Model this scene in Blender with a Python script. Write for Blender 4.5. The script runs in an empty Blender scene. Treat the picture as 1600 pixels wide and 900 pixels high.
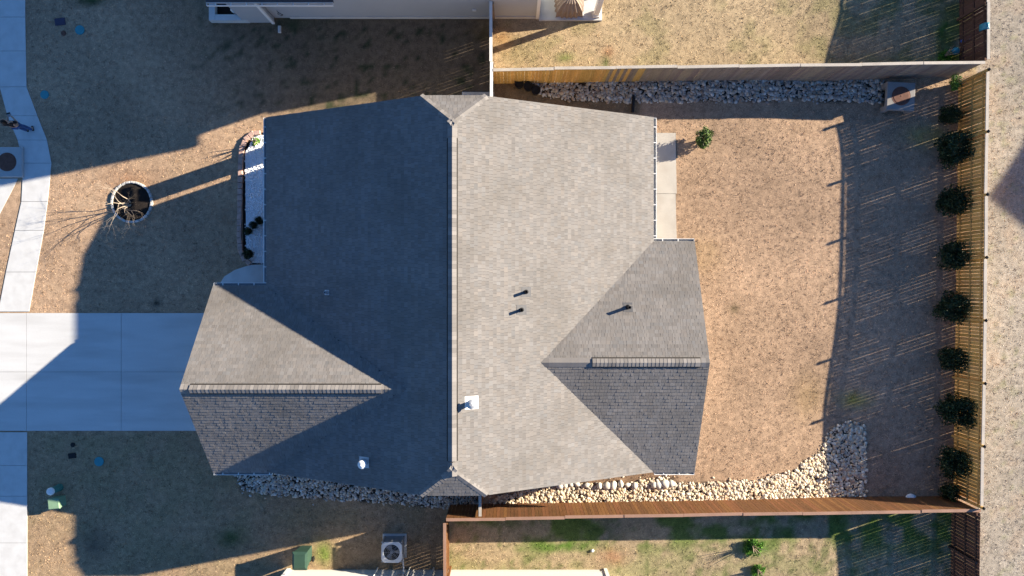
import bpy, math, random
import numpy as np
from mathutils import Vector, Matrix

random.seed(7)
rng = np.random.default_rng(11)
scene = bpy.context.scene
C = scene.collection

# ------------------------------------------------------------------ camera, sky, sun, exposure
H = 30.0                      # height of the camera above the lawn
S = 45.0 / 1600.0             # metres per photo pixel on the ground
cam_d = bpy.data.cameras.new('camera')
cam_d.sensor_width = 36.0
cam_d.lens = 24.0
cam_d.clip_end = 2000.0
cam = bpy.data.objects.new('camera', cam_d)
C.objects.link(cam)
cam.location = (0, 0, H)
scene.camera = cam

SUN_EL = math.radians(19.4)
SH = Vector((-0.946, -0.323, 0)).normalized()        # direction in which shadows fall
world = bpy.data.worlds.new('World')
scene.world = world
world.use_nodes = True
wn = world.node_tree
bg = wn.nodes['Background']
sky = wn.nodes.new('ShaderNodeTexSky')
sky.sky_type = 'NISHITA'
sky.sun_disc = False
sky.sun_elevation = SUN_EL
sky.sun_rotation = math.atan2(-SH.x, -SH.y)
sky.ozone_density = 7.6
sky.dust_density = 0.0
wn.links.new(sky.outputs[0], bg.inputs[0])
bg.inputs[1].default_value = 0.066

sun_d = bpy.data.lights.new('sun', 'SUN')
sun_d.energy = 5.0
sun_d.angle = math.radians(0.5)
sun_d.color = (1.0, 0.875, 0.69)
sun = bpy.data.objects.new('sun', sun_d)
C.objects.link(sun)
sd = Vector((SH.x * math.cos(SUN_EL), SH.y * math.cos(SUN_EL), -math.sin(SUN_EL)))
sun.rotation_euler = sd.to_track_quat('-Z', 'Y').to_euler()
sun.location = (30, 12, 25)

scene.view_settings.view_transform = 'Standard'
scene.view_settings.look = 'None'
scene.view_settings.gamma = 1.0
scene.view_settings.exposure = 1.68
scene.render.engine = 'CYCLES'

# ------------------------------------------------------------------ helpers
def P(px, py, z=0.0):
    k = S * (H - z) / H
    return Vector(((px - 800) * k, (450 - py) * k, z))

def PX(x, y):                 # ground metres -> photo pixels (for region tests)
    return x / S + 800, 450 - y / S

def ground_z(x, y):
    g = -0.24 * np.exp(-((x - 14.3) / 2.6) ** 2 - ((y + 6.4) / 4.2) ** 2)
    g = g - 0.28 * np.exp(-((x - 14.0) / 2.4) ** 2 - ((y - 9.4) / 2.2) ** 2)
    return g

def nt(name):
    m = bpy.data.materials.new(name)
    m.use_nodes = True
    n = m.node_tree
    return m, n, n.nodes['Principled BSDF']

def material(name, col, rough=0.8, var=0.25, scale=6.0, fine=60.0, bump=0.2, bdist=0.01, attr=None, metal=0.0, stretch=None, stain=None):
    """procedural colour with two octaves of mottling, optional per-piece tint attribute"""
    m, n, b = nt(name)
    N, L = n.nodes, n.links
    tc = N.new('ShaderNodeTexCoord')
    src = tc.outputs['Object']
    geo = N.new('ShaderNodeNewGeometry')
    src = geo.outputs['Position']
    if stretch:
        mp = N.new('ShaderNodeMapping')
        mp.inputs['Scale'].default_value = stretch
        L.new(src, mp.inputs[0])
        src = mp.outputs[0]
    n1 = N.new('ShaderNodeTexNoise'); n1.inputs['Scale'].default_value = scale; n1.inputs['Detail'].default_value = 5
    n2 = N.new('ShaderNodeTexNoise'); n2.inputs['Scale'].default_value = fine; n2.inputs['Detail'].default_value = 3
    L.new(src, n1.inputs[0]); L.new(src, n2.inputs[0])
    add = N.new('ShaderNodeMath'); add.operation = 'ADD'
    L.new(n1.outputs[0], add.inputs[0]); L.new(n2.outputs[0], add.inputs[1])
    mr = N.new('ShaderNodeMapRange')
    mr.inputs[1].default_value = 0.6; mr.inputs[2].default_value = 1.4
    mr.inputs[3].default_value = 1 - var; mr.inputs[4].default_value = 1 + var
    L.new(add.outputs[0], mr.inputs[0])
    mul = N.new('ShaderNodeVectorMath'); mul.operation = 'SCALE'
    if attr:
        at = N.new('ShaderNodeAttribute'); at.attribute_name = attr
        if col is None:
            L.new(at.outputs['Color'], mul.inputs[0])
        else:
            mm = N.new('ShaderNodeVectorMath'); mm.operation = 'MULTIPLY'
            mm.inputs[0].default_value = col
            L.new(at.outputs['Color'], mm.inputs[1])
            L.new(mm.outputs[0], mul.inputs[0])
    else:
        mul.inputs[0].default_value = col
    L.new(mr.outputs[0], mul.inputs['Scale'])
    out = mul.outputs[0]
    if stain:
        n3 = N.new('ShaderNodeTexNoise'); n3.inputs['Scale'].default_value = stain[1]; n3.inputs['Detail'].default_value = 6
        L.new(src, n3.inputs[0])
        r3 = N.new('ShaderNodeMapRange'); r3.inputs[1].default_value = 0.46; r3.inputs[2].default_value = 0.75
        r3.inputs[3].default_value = 0.0; r3.inputs[4].default_value = stain[2]
        L.new(n3.outputs[0], r3.inputs[0])
        mx = N.new('ShaderNodeMix'); mx.data_type = 'RGBA'
        L.new(r3.outputs[0], mx.inputs[0]); L.new(out, mx.inputs[6]); mx.inputs[7].default_value = (*stain[0], 1)
        out = mx.outputs[2]
    L.new(out, b.inputs['Base Color'])
    b.inputs['Roughness'].default_value = rough
    b.inputs['Metallic'].default_value = metal
    b.inputs['Specular IOR Level'].default_value = 0.25
    if bump:
        bp = N.new('ShaderNodeBump'); bp.inputs['Strength'].default_value = bump; bp.inputs['Distance'].default_value = bdist
        L.new(n2.outputs[0], bp.inputs['Height']); L.new(bp.outputs[0], b.inputs['Normal'])
    return m

M = {}
M['shingle'] = material('shingle', (0.183, 0.171, 0.162), 0.9, 0.10, 1.2, 90, 0.5, 0.004, 'tint', stain=((0.125, 0.113, 0.10), 0.5, 0.55))
M['cap'] = material('cap_shingle', (0.215, 0.19, 0.165), 0.9, 0.12, 3, 90, 0.4, 0.004)
M['vent_black'] = material('vent_plastic', (0.03, 0.026, 0.022), 0.7, 0.2, 8, 80, 0.1)
M['white'] = material('white_paint', (0.78, 0.78, 0.76), 0.5, 0.06, 2, 40, 0.05, stain=((0.5, 0.48, 0.43), 3.0, 0.25))
M['siding'] = material('vinyl_siding', (0.40, 0.42, 0.44), 0.6, 0.05, 1, 30, 0.05)
M['siding_pale'] = material('pale_vinyl_siding', (0.66, 0.66, 0.63), 0.6, 0.05, 1, 30, 0.05)
M['siding_tan'] = material('tan_siding', (0.42, 0.37, 0.31), 0.7, 0.06, 1, 30, 0.05)
M['darkroof'] = material('dark_roof', (0.06, 0.06, 0.07), 0.9, 0.2, 4, 60, 0.4)
M['concrete'] = material('concrete', (0.555, 0.56, 0.55), 0.85, 0.10, 2.6, 70, 0.25, 0.004, stain=((0.40, 0.39, 0.37), 2.3, 0.4))
M['drive'] = material('driveway_concrete', (0.555, 0.56, 0.55), 0.85, 0.10, 2.2, 60, 0.25, 0.004, stretch=(.22, 1.3, 1), stain=((0.37, 0.36, 0.345), 1.3, 0.5))
M['patio'] = material('patio_concrete', (0.43, 0.405, 0.365), 0.85, 0.12, 1.5, 60, 0.25, 0.004, stain=((0.33, 0.29, 0.25), 1.6, 0.5))
M['concrete_old'] = material('weathered_concrete', (0.27, 0.26, 0.25), 0.9, 0.2, 2, 50, 0.3, 0.004, stain=((0.14, 0.12, 0.10), 2.0, 0.7))
M['joint'] = material('joint_filler', (0.20, 0.19, 0.17), 0.95, 0.2, 5, 60, 0.2)
M['iron'] = material('rusty_iron', (0.13, 0.062, 0.045), 0.8, 0.35, 7, 70, 0.4, 0.004)
M['dark'] = material('hollow_shade', (0.02, 0.02, 0.02), 0.95, 0.2, 5, 60, 0.1)  # near-black colour standing in for shade inside drain openings and lift slots
M['concrete_mid'] = material('kerb_concrete', (0.42, 0.415, 0.405), 0.9, 0.15, 2, 50, 0.3, 0.004)
M['soil'] = material('mulch_soil', (0.016, 0.012, 0.010), 0.95, 0.5, 6, 50, 0.8, 0.03)
M['river'] = material('river_rock', (1, 1, 1), 0.8, 0.18, 7, 60, 0.2, 0.005, 'tint')
M['gravel'] = material('white_marble_chips', (0.90, 0.90, 0.90), 0.7, 0.1, 6, 80, 0.2, 0.004)
M['paver'] = material('tumbled_paver', (0.46, 0.31, 0.26), 0.9, 0.35, 5, 50, 0.4, 0.006)
M['paver_pale'] = material('pale_paver', (0.46, 0.45, 0.43), 0.9, 0.25, 6, 50, 0.4, 0.006)
M['cedar'] = material('cedar_boards', (0.57, 0.345, 0.11), 0.8, 0.30, 3, 25, 0.3, 0.004, 'tint', stretch=(1, 1, 0.15))
M['cedar_grey'] = material('weathered_boards', (0.27, 0.215, 0.165), 0.85, 0.30, 2, 25, 0.3, 0.004, 'tint', stretch=(1, 1, 0.15))
M['redwood'] = material('red_stained_boards', (0.17, 0.078, 0.030), 0.8, 0.30, 3, 25, 0.3, 0.004, 'tint', stretch=(1, 1, 0.15))
M['darkwood'] = material('dark_brown_boards', (0.10, 0.05, 0.034), 0.8, 0.30, 3, 25, 0.3, 0.004, 'tint', stretch=(1, 1, 0.15))
M['palewood'] = material('bleached_rail', (0.42, 0.38, 0.33), 0.8, 0.22, 2, 30, 0.2, 0.004)
M['pinkwood'] = material('red_rail', (0.30, 0.18, 0.13), 0.8, 0.22, 2, 30, 0.2, 0.004)
M['leaf'] = material('leaf', (1, 1, 1), 0.55, 0.25, 6, 40, 0, attr='tint')
M['bark'] = material('pale_bark', (0.38, 0.31, 0.24), 0.8, 0.3, 9, 60, 0.3, 0.004)
M['lid_teal'] = material('teal_lid', (0.05, 0.26, 0.30), 0.6, 0.15, 6, 60, 0.1)
M['lid_navy'] = material('meter_lid', (0.055, 0.05, 0.085), 0.7, 0.2, 6, 60, 0.1)
M['black'] = material('black_plastic', (0.014, 0.014, 0.015), 0.6, 0.2, 6, 60, 0.05)
M['steel'] = material('galvanised', (0.42, 0.43, 0.44), 0.45, 0.15, 6, 60, 0.1, metal=0.4)
M['grey'] = material('grey_flashing', (0.26, 0.26, 0.265), 0.6, 0.15, 6, 60, 0.1)
M['flash'] = material('dark_flashing', (0.10, 0.10, 0.105), 0.6, 0.2, 6, 60, 0.1)
M['bin'] = material('bin_green', (0.035, 0.075, 0.055), 0.5, 0.15, 4, 50, 0.05)
M['pedestal'] = material('utility_green', (0.20, 0.32, 0.20), 0.55, 0.12, 4, 50, 0.05)
M['pedestal_dark'] = material('utility_dark_green', (0.05, 0.17, 0.13), 0.5, 0.12, 4, 50, 0.05)
M['canvas'] = material('canvas_cover', (0.30, 0.235, 0.19), 0.9, 0.15, 5, 60, 0.2)
M['skin'] = material('skin', (0.48, 0.29, 0.20), 0.6, 0.06, 6, 60, 0)
M['hair'] = material('dark_hair', (0.016, 0.012, 0.010), 0.5, 0.3, 12, 80, 0.3)
M['shirt'] = material('black_cotton', (0.016, 0.016, 0.019), 0.9, 0.2, 9, 80, 0.2)
M['denim'] = material('denim', (0.06, 0.11, 0.24), 0.9, 0.2, 9, 80, 0.2)
M['blue'] = material('blue_plastic', (0.03, 0.13, 0.55), 0.4, 0.1, 6, 60, 0)
M['teal'] = material('teal_plastic', (0.05, 0.24, 0.30), 0.4, 0.1, 6, 60, 0)
M['glass'] = material('window_glass', (0.03, 0.035, 0.04), 0.08, 0.05, 2, 20, 0)
M['grass'] = material('dry_grass', None, 0.9, 0.22, 3, 40, 0, attr='tint')
M['turf'] = material('turf_ground', None, 0.95, 0.5, 4, 24, 0.3, 0.012, attr='tint')

class MB:
    def __init__(s): s.v = []; s.f = []; s.c = []; s.col = None
    def add(s, vs, fs):
        o = len(s.v); s.v += [tuple(v) for v in vs]
        s.f += [tuple(i + o for i in f) for f in fs]
        s.c += [s.col] * len(vs)
    def box(s, cx, cy, z0, sx, sy, sz, rz=0.0, taper=1.0):
        c, n = math.cos(rz), math.sin(rz); vs = []
        for z, t in ((z0, 1.0), (z0 + sz, taper)):
            for a, b in ((-1, -1), (1, -1), (1, 1), (-1, 1)):
                x, y = a * sx / 2 * t, b * sy / 2 * t
                vs.append((cx + x * c - y * n, cy + x * n + y * c, z))
        s.add(vs, [(3, 2, 1, 0), (4, 5, 6, 7), (0, 1, 5, 4), (1, 2, 6, 5), (2, 3, 7, 6), (3, 0, 4, 7)])
    def bevbox(s, cx, cy, z0, sx, sy, sz, b=0.02, rz=0.0):
        c, n = math.cos(rz), math.sin(rz); vs = []
        for z, i in ((z0, 0), (z0 + sz - b, 0), (z0 + sz, b)):
            for a, d in ((-1, -1), (1, -1), (1, 1), (-1, 1)):
                x, y = a * (sx / 2 - i), d * (sy / 2 - i)
                vs.append((cx + x * c - y * n, cy + x * n + y * c, z))
        fs = [(3, 2, 1, 0), (8, 9, 10, 11)]
        for l in (0, 4):
            for k in range(4): fs.append((l + k, l + (k + 1) % 4, l + 4 + (k + 1) % 4, l + 4 + k))
        s.add(vs, fs)
    def prism(s, poly, z0, z1):           # poly: ccw (x,y) list
        n = len(poly)
        vs = [(p[0], p[1], z0) for p in poly] + [(p[0], p[1], z1) for p in poly]
        fs = [tuple(range(n - 1, -1, -1)), tuple(range(n, 2 * n))]
        for k in range(n): fs.append((k, (k + 1) % n, n + (k + 1) % n, n + k))
        s.add(vs, fs)
    def slab3(s, poly, th):               # poly of 3-D points, thickened straight down
        n = len(poly)
        vs = [(p[0], p[1], p[2] - th) for p in poly] + [tuple(p) for p in poly]
        fs = [tuple(range(n - 1, -1, -1)), tuple(range(n, 2 * n))]
        for k in range(n): fs.append((k, (k + 1) % n, n + (k + 1) % n, n + k))
        s.add(vs, fs)
    def lathe(s, cx, cy, prof, n=16, squash=1.0):
        vs = []; fs = []
        for r, z in prof:
            for k in range(n):
                a = 2 * math.pi * k / n
                vs.append((cx + r * math.cos(a), cy + r * math.sin(a) * squash, z))
        for i in range(len(prof) - 1):
            for k in range(n):
                fs.append((i * n + k, i * n + (k + 1) % n, (i + 1) * n + (k + 1) % n, (i + 1) * n + k))
        fs.append(tuple(range(n - 1, -1, -1)))
        fs.append(tuple((len(prof) - 1) * n + k for k in range(n)))
        s.add(vs, fs)
    def tube(s, pts, rad, n=6):
        vs = []; fs = []
        for i, p in enumerate(pts):
            p = Vector(p)
            a = Vector(pts[max(i - 1, 0)]); b = Vector(pts[min(i + 1, len(pts) - 1)])
            d = (b - a).normalized()
            u = d.orthogonal().normalized(); w = d.cross(u)
            r = rad[i] if isinstance(rad, (list, tuple)) else rad
            for k in range(n):
                t = 2 * math.pi * k / n
                vs.append(tuple(p + (u * math.cos(t) + w * math.sin(t)) * r))
        for i in range(len(pts) - 1):
            for k in range(n):
                fs.append((i * n + k, i * n + (k + 1) % n, (i + 1) * n + (k + 1) % n, (i + 1) * n + k))
        fs.append(tuple(range(n - 1, -1, -1))); fs.append(tuple((len(pts) - 1) * n + k for k in range(n)))
        s.add(vs, fs)
    def mesh(s, name, smooth=False):
        me = bpy.data.meshes.new(name)
        me.from_pydata(s.v, [], s.f)
        if any(c is not None for c in s.c):
            at = me.color_attributes.new('tint', 'FLOAT_COLOR', 'POINT')
            arr = np.ones((len(s.v), 4), dtype=np.float32)
            for i, c in enumerate(s.c):
                if c is not None: arr[i, :3] = c
            at.data.foreach_set('color', arr.ravel())
        if smooth: me.polygons.foreach_set('use_smooth', [True] * len(me.polygons))
        me.update()
        return me
    def build(s, name, mat, parent=None, smooth=False):
        me = s.mesh(name, smooth)
        for m in (mat if isinstance(mat, (list, tuple)) else [mat]): me.materials.append(m)
        o = bpy.data.objects.new(name, me)
        C.objects.link(o)
        if parent: attach(o, parent)
        return o

def attach(o, parent):                 # keep world placement: parts are written in world metres
    o.parent = parent
    o.matrix_parent_inverse = Matrix.Translation(parent_loc(parent)).inverted()

def parent_loc(p):
    l = Vector(p.location)
    while p.parent: p = p.parent; l = Vector(p.location) if p.type == 'EMPTY' else l
    return l

def empty(name, loc):
    o = bpy.data.objects.new(name, None)
    o.location = loc
    C.objects.link(o)
    return o

def tag(o, label=None, cat=None, group=None, kind=None):
    if label: o['label'] = label
    if cat: o['category'] = cat
    if group: o['group'] = group
    if kind: o['kind'] = kind
    return o

def np_mesh(name, V, F, col, mat, smooth=False):
    """fast mesh from numpy arrays; F is (n,3) triangles"""
    me = bpy.data.meshes.new(name)
    me.vertices.add(len(V)); me.vertices.foreach_set('co', V.astype(np.float32).ravel())
    me.loops.add(F.size); me.loops.foreach_set('vertex_index', F.astype(np.int32).ravel())
    me.polygons.add(len(F))
    me.polygons.foreach_set('loop_start', np.arange(0, F.size, 3, dtype=np.int32))
    me.polygons.foreach_set('loop_total', np.full(len(F), 3, dtype=np.int32))
    if smooth: me.polygons.foreach_set('use_smooth', np.ones(len(F), dtype=bool))
    me.update(calc_edges=True)
    if col is not None:
        at = me.color_attributes.new('tint', 'FLOAT_COLOR', 'POINT')
        a = np.ones((len(V), 4), dtype=np.float32); a[:, :3] = col
        at.data.foreach_set('color', a.ravel())
    me.materials.append(mat)
    o = bpy.data.objects.new(name, me)
    C.objects.link(o)
    return o

def inpoly(x, y, poly):
    x = np.asarray(x); y = np.asarray(y)
    r = np.zeros(x.shape, bool); n = len(poly); j = n - 1
    for i in range(n):
        xi, yi = poly[i]; xj, yj = poly[j]
        if yi != yj:
            r ^= ((yi > y) != (yj > y)) & (x < (xj - xi) * (y - yi) / (yj - yi) + xi)
        j = i
    return r

_tab = rng.random((256, 256))
def vnoise(x, y, f):
    x = x * f + 100.3; y = y * f + 57.7
    xi = np.floor(x).astype(int); yi = np.floor(y).astype(int)
    u = x - xi; v = y - yi; u = u * u * (3 - 2 * u); v = v * v * (3 - 2 * v)
    t = lambda a, b: _tab[a % 256, b % 256]
    return (t(xi, yi) * (1 - u) + t(xi + 1, yi) * u) * (1 - v) + (t(xi, yi + 1) * (1 - u) + t(xi + 1, yi + 1) * u) * v

def fbm(x, y, f):
    return (vnoise(x, y, f) + 0.5 * vnoise(x, y, f * 2.1) + 0.25 * vnoise(x, y, f * 4.3)) / 1.75

# ------------------------------------------------------------------ ground regions (photo pixels on the ground)
SIDEWALK = [(-60, -40), (40, -40), (41, 135), (52, 162), (66, 200), (79, 235), (81, 258), (76, 310), (66, 380), (53, 450), (45, 488),
            (43, 673), (42, 960), (-60, 960), (-60, 673), (-60, 488), (-1, 475), (15, 400), (28, 340), (37, 292), (37, 250), (28, 218), (12, 180), (0, 140), (-60, 60)]
DRIVE = [(-60, 489), (345, 489), (345, 673), (-60, 673)]
ROCK_A = [(832, 128), (1100, 125), (1384, 123), (1382, 160), (1330, 156), (1240, 154), (1150, 158), (1050, 161), (950, 160), (870, 154), (838, 146)]
ROCK_B = [(760, 788), (780, 774), (866, 756), (975, 757), (1040, 744), (1062, 756), (1190, 750), (1240, 737), (1285, 706), (1302, 675), (1330, 659), (1354, 668), (1357, 700), (1353, 781), (1300, 786), (1000, 787)]
ROCK_C = [(365, 735), (430, 735), (640, 740), (745, 740), (747, 788), (690, 794), (640, 787), (560, 782), (500, 779), (420, 772), (378, 764)]
GRAVEL = [(399, 211), (440, 211), (440, 412), (393, 411), (385, 398), (383, 240)]
BED = [(396, 207), (440, 207), (440, 413), (390, 413), (380, 398), (379, 236)]
PORCH = [(345, 443), (352, 432), (368, 422), (392, 414), (440, 412), (440, 452), (345, 452)]
PATIO = [(1000, 208), (1055, 208), (1057, 374), (1000, 374)]
HOUSE_FOOT = [(460, 220), (985, 220), (985, 385), (1040, 385), (1040, 700), (400, 700), (345, 700), (345, 460), (460, 460)]
RING = (207, 316, 29)
INLET_S = [(-40, 231), (37, 231), (37, 340), (-40, 340)]
BLOCKS = [BED, SIDEWALK, DRIVE, ROCK_A, ROCK_B, ROCK_C, GRAVEL, PORCH, PATIO, HOUSE_FOOT, INLET_S,
          [(-60, 489), (60, 489), (60, 673), (-60, 673)], [(842, -200), (941, -200), (941, 30), (842, 30)], [(380, -200), (842, -200), (842, 27), (380, 27)],
          [(330, -60), (428, -60), (428, 37), (330, 37)], [(447, 890), (949, 890), (949, 1100), (447, 1100)], [(1376, 122), (1424, 122), (1424, 172), (1376, 172)], [(720, 142), (772, 142), (772, 170), (720, 170)]]

def lawn_colour(x, y):
    px, py = PX(x, y)
    n1 = fbm(x, y, 0.35); n2 = fbm(x + 40, y - 9, 1.3); n3 = fbm(x - 17, y + 31, 3.2)
    col = np.empty((len(x), 3))
    def put(mask, c): col[mask] = c
    col[:] = (0.56, 0.385, 0.25)                                   # front lawn: dormant, greyish
    back = (px > 1000) & (py > 150) & (py < 790) & (px < 1525)
    put(back, (0.525, 0.362, 0.24))
    upper = (px > 771) & (py < 118) & (px < 1525)
    put(upper, (0.56, 0.425, 0.26))
    out = px >= 1525
    put(out, (0.53, 0.47, 0.385))
    lower = (px > 695) & (py > 795) & (px < 1525)
    put(lower, (0.52, 0.40, 0.25))
    lowl = (px <= 695) & (py > 674)
    put(lowl, (0.51, 0.355, 0.215))

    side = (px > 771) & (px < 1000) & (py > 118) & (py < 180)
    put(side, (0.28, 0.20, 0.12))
    dirt = (px > 755) & (px < 1062) & (py > 735) & (py < 760)
    put(dirt, (0.34, 0.22, 0.14))
    # broad patches, worn and lush
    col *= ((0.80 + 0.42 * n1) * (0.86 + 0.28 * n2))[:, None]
    def blend(w, c):
        w = np.clip(w, 0, 1)[:, None]
        col[:] = col * (1 - w) + np.array(c) * w
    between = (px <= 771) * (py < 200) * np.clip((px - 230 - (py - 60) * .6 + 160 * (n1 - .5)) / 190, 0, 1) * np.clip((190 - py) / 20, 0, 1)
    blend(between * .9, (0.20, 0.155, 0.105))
    green = np.clip((n2 - 0.56) * 6, 0, 1)
    blend(green * 0.05 * (~back & ~out), (0.13, 0.17, 0.06))
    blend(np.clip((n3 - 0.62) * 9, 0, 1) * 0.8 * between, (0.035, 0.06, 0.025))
    blend(np.clip((n2 - 0.40) * 5, 0, 1) * 0.9 * lower * np.clip((890 - py) / 50, 0.35, 1), (0.14, 0.23, 0.035))
    blend(np.clip((n3 - 0.55) * 5, 0, 1) * 0.6 * lower, (0.10, 0.16, 0.03))
    blend(np.clip((n2 - 0.40) * 4, 0, 1) * 0.25 * lowl, (0.20, 0.20, 0.09))
    ne = np.clip((px - 1230) / 260, 0, 1) * upper
    blend(ne * np.clip((n2 - 0.38) * 5, 0, 1) * 0.8, (0.10, 0.16, 0.035))
    blend(np.clip((n2 - 0.5) * 5, 0, 1) * 0.40 * upper, (0.26, 0.25, 0.10))
    blend(np.clip((n2 - 0.6) * 7, 0, 1) * 0.28 * out, (0.50, 0.33, 0.20))
    blend(np.clip((n3 - 0.66) * 8, 0, 1) * 0.4 * out, (0.30, 0.33, 0.12))
    for b in (ROCK_A, ROCK_B, ROCK_C): col[inpoly(px, py, b)] = (0.06, 0.05, 0.04)
    # local marks: bare clay, weeds, two yellow patches on the back lawn
    def spot(cx, cy, r, c, a=0.8, ry=None):
        d = ((px - cx) / r) ** 2 + ((py - cy) / (ry or r)) ** 2
        blend(np.exp(-d * 1.3) * a * (0.4 + 1.1 * n3), c)
    spot(200, 285, 45, (0.46, 0.27, 0.16), 0.8, 22)
    spot(950, 82, 10, (0.48, 0.24, 0.12), 0.9); spot(946, 97, 7, (0.09, 0.15, 0.03), 1, 12); spot(882, 90, 15, (0.20, 0.26, 0.06), 0.9, 9)
    spot(955, 870, 26, (0.52, 0.29, 0.16), 0.9, 16); spot(1480, 95, 40, (0.25, 0.30, 0.04), 1.0, 12); spot(1478, 45, 22, (0.10, 0.20, 0.03), 1.0)
    spot(1452, 212, 38, (0.46, 0.40, 0.12), 0.8, 20); spot(1338, 626, 26, (0.46, 0.40, 0.10), 0.9, 14); spot(870, 854, 60, (0.12, 0.24, 0.03), 1.0, 9)
    spot(1175, 855, 26, (0.10, 0.25, 0.03), 1.0, 14); spot(757, 40, 25, (0.50, 0.30, 0.12), 0.4); spot(785, 60, 20, (0.55, 0.32, 0.14), 0.7)
    spot(460, 38, 30, (0.05, 0.08, 0.03), 0.9, 9); spot(140, 2, 28, (0.06, 0.09, 0.03), 0.9, 8); spot(360, 840, 26, (0.07, 0.13, 0.04), 0.8, 18)
    spot(150, 850, 24, (0.15, 0.12, 0.09), 0.7); spot(245, 474, 8, (0.09, 0.08, 0.06), 1.0); spot(505, 865, 14, (0.20, 0.30, 0.05), 0.9, 20)
    spot(1100, 400, 30, (0.44, 0.30, 0.15), 0.6); spot(1265, 620, 30, (0.38, 0.26, 0.13), 0.6, 40); spot(1148, 483, 8, (0.16, 0.12, 0.06), 0.9)
    return col * 0.81

# ------------------------------------------------------------------ ground sheet (fine in view, wide skirt to the horizon)
def make_ground():
    x = np.concatenate([[-420, -120, -50], np.arange(-27, 27.01, 0.18), [50, 120, 420]])
    y = np.concatenate([[-420, -120, -40], np.arange(-16, 16.01, 0.18), [40, 120, 420]])
    gx, gy = np.meshgrid(x, y)
    X = gx.ravel(); Y = gy.ravel()
    Z = ground_z(X, Y)
    nx, ny = len(x), len(y)
    i = (np.arange(ny - 1)[:, None] * nx + np.arange(nx - 1)[None, :]).ravel()
    F = np.concatenate([np.stack([i, i + 1, i + nx + 1], 1), np.stack([i, i + nx + 1, i + nx], 1)])
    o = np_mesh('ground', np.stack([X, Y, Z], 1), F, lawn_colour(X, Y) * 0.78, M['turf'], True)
    tag(o, kind='structure')
make_ground()

def make_grass():
    n = 270000
    x = rng.uniform(-23.2, 23.2, n); y = rng.uniform(-13.4, 13.4, n)
    px, py = PX(x, y)
    keep = np.ones(n, bool)
    jx = px + rng.normal(0, 1.1, n); jy = py + rng.normal(0, 1.1, n)
    for b in BLOCKS: keep &= ~inpoly(jx, jy, b)
    keep &= ((px - RING[0]) ** 2 + (py - RING[1]) ** 2) > (RING[2] + 3) ** 2
    cl = fbm(x, y, 3.0)
    x = x[keep]; y = y[keep]; n = len(x)
    cl = cl[keep]
    px, py = PX(x, y)
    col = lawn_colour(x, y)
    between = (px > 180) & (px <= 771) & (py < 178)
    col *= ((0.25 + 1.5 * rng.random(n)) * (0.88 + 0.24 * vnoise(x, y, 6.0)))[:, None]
    h = np.where(rng.random(n) < .12, rng.uniform(0.025, 0.045, n), rng.uniform(0.006, 0.02, n)) * (0.7 + 0.6 * cl)
    h = np.where(between, h * 0.6, h)
    nb = 5
    V = np.empty((n, nb, 3, 3)); 
    for k in range(nb):
        a = rng.uniform(0, 2 * np.pi, n); w = rng.uniform(0.008, 0.016, n)
        ox = rng.normal(0, 0.022, n); oy = rng.normal(0, 0.022, n)
        bx = x + ox; by = y + oy; z = ground_z(bx, by) - 0.004
        ln = rng.uniform(0.03, 0.06, n); la = rng.uniform(0, 2 * np.pi, n)
        V[:, k, 0] = np.stack([bx - np.cos(a) * w, by - np.sin(a) * w, z], 1)
        V[:, k, 1] = np.stack([bx + np.cos(a) * w, by + np.sin(a) * w, z], 1)
        V[:, k, 2] = np.stack([bx + np.cos(la) * ln, by + np.sin(la) * ln, z + h * rng.uniform(0.6, 1.2, n)], 1)
    V = V.reshape(-1, 3)
    F = np.arange(len(V)).reshape(-1, 3)
    o = np_mesh('lawn_grass', V, F, np.repeat(col, nb * 3, axis=0), M['grass'])
    tag(o, 'short dormant straw coloured lawn grass with scattered green weeds', 'grass', kind='stuff')
make_grass()

# ------------------------------------------------------------------ concrete: sidewalk, driveway, patio, road gutter
def gp(pts, z=0.0): return [P(a, b)[:2] for a, b in pts]
def ccw(poly):
    a = sum(poly[i - 1][0] * poly[i][1] - poly[i][0] * poly[i - 1][1] for i in range(len(poly)))
    return poly if a > 0 else poly[::-1]

def slabs(name, bed, pieces, z0, z1, mat=None):
    b = MB()
    for q in bed: b.prism(ccw(gp(q)), -0.05, z0)
    base = tag(b.build(name, M['joint']), kind='structure')
    for q in pieces:
        q = ccw(gp(q)); c = Vector((sum(p[0] for p in q) / len(q), sum(p[1] for p in q) / len(q)))
        m = MB(); q2 = []
        for p in q:
            d = Vector(p) - c; d = d * (1 - 0.010 / max(d.length, .1)); q2.append((c.x + d.x, c.y + d.y))
        m.prism(q2, -0.04, z1 + random.uniform(-.0015, .0015))
        m.build('slab', mat or M['concrete'], base)
    return base

# sidewalk centre-line stations: left and right edge at each joint
L_E = [(-8, -40), (-5, 27), (-3, 80), (0, 136), (12, 181), (28, 219), (37, 255), (34, 315), (24, 360), (10, 425), (-2, 487)]
R_E = [(40, -40), (40, 27), (41, 80), (42, 136), (59, 181), (74, 219), (81, 255), (75, 315), (69, 360), (57, 425), (46, 487)]
pieces = [[L_E[i], R_E[i], R_E[i + 1], L_E[i + 1]] for i in range(len(L_E) - 1)]
low = [675, 727, 775, 848, 905, 960]
pieces += [[(-8, low[i]), (43, low[i]), (43, low[i + 1]), (-8, low[i + 1])] for i in range(len(low) - 1)]
slabs('sidewalk', [p for p in pieces], pieces, 0.006, 0.03)
dx = [-60, 42, 190, 345]; dy = [489, 581, 673]
slabs('driveway', [[(-60, 489), (345, 489), (345, 673), (-60, 673)]],
      [[(dx[i], dy[j]), (dx[i + 1], dy[j]), (dx[i + 1], dy[j + 1]), (dx[i], dy[j + 1])] for i in range(3) for j in range(2)], 0.008, 0.034, M['drive'])
py_ = [208, 303, 374]
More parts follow.
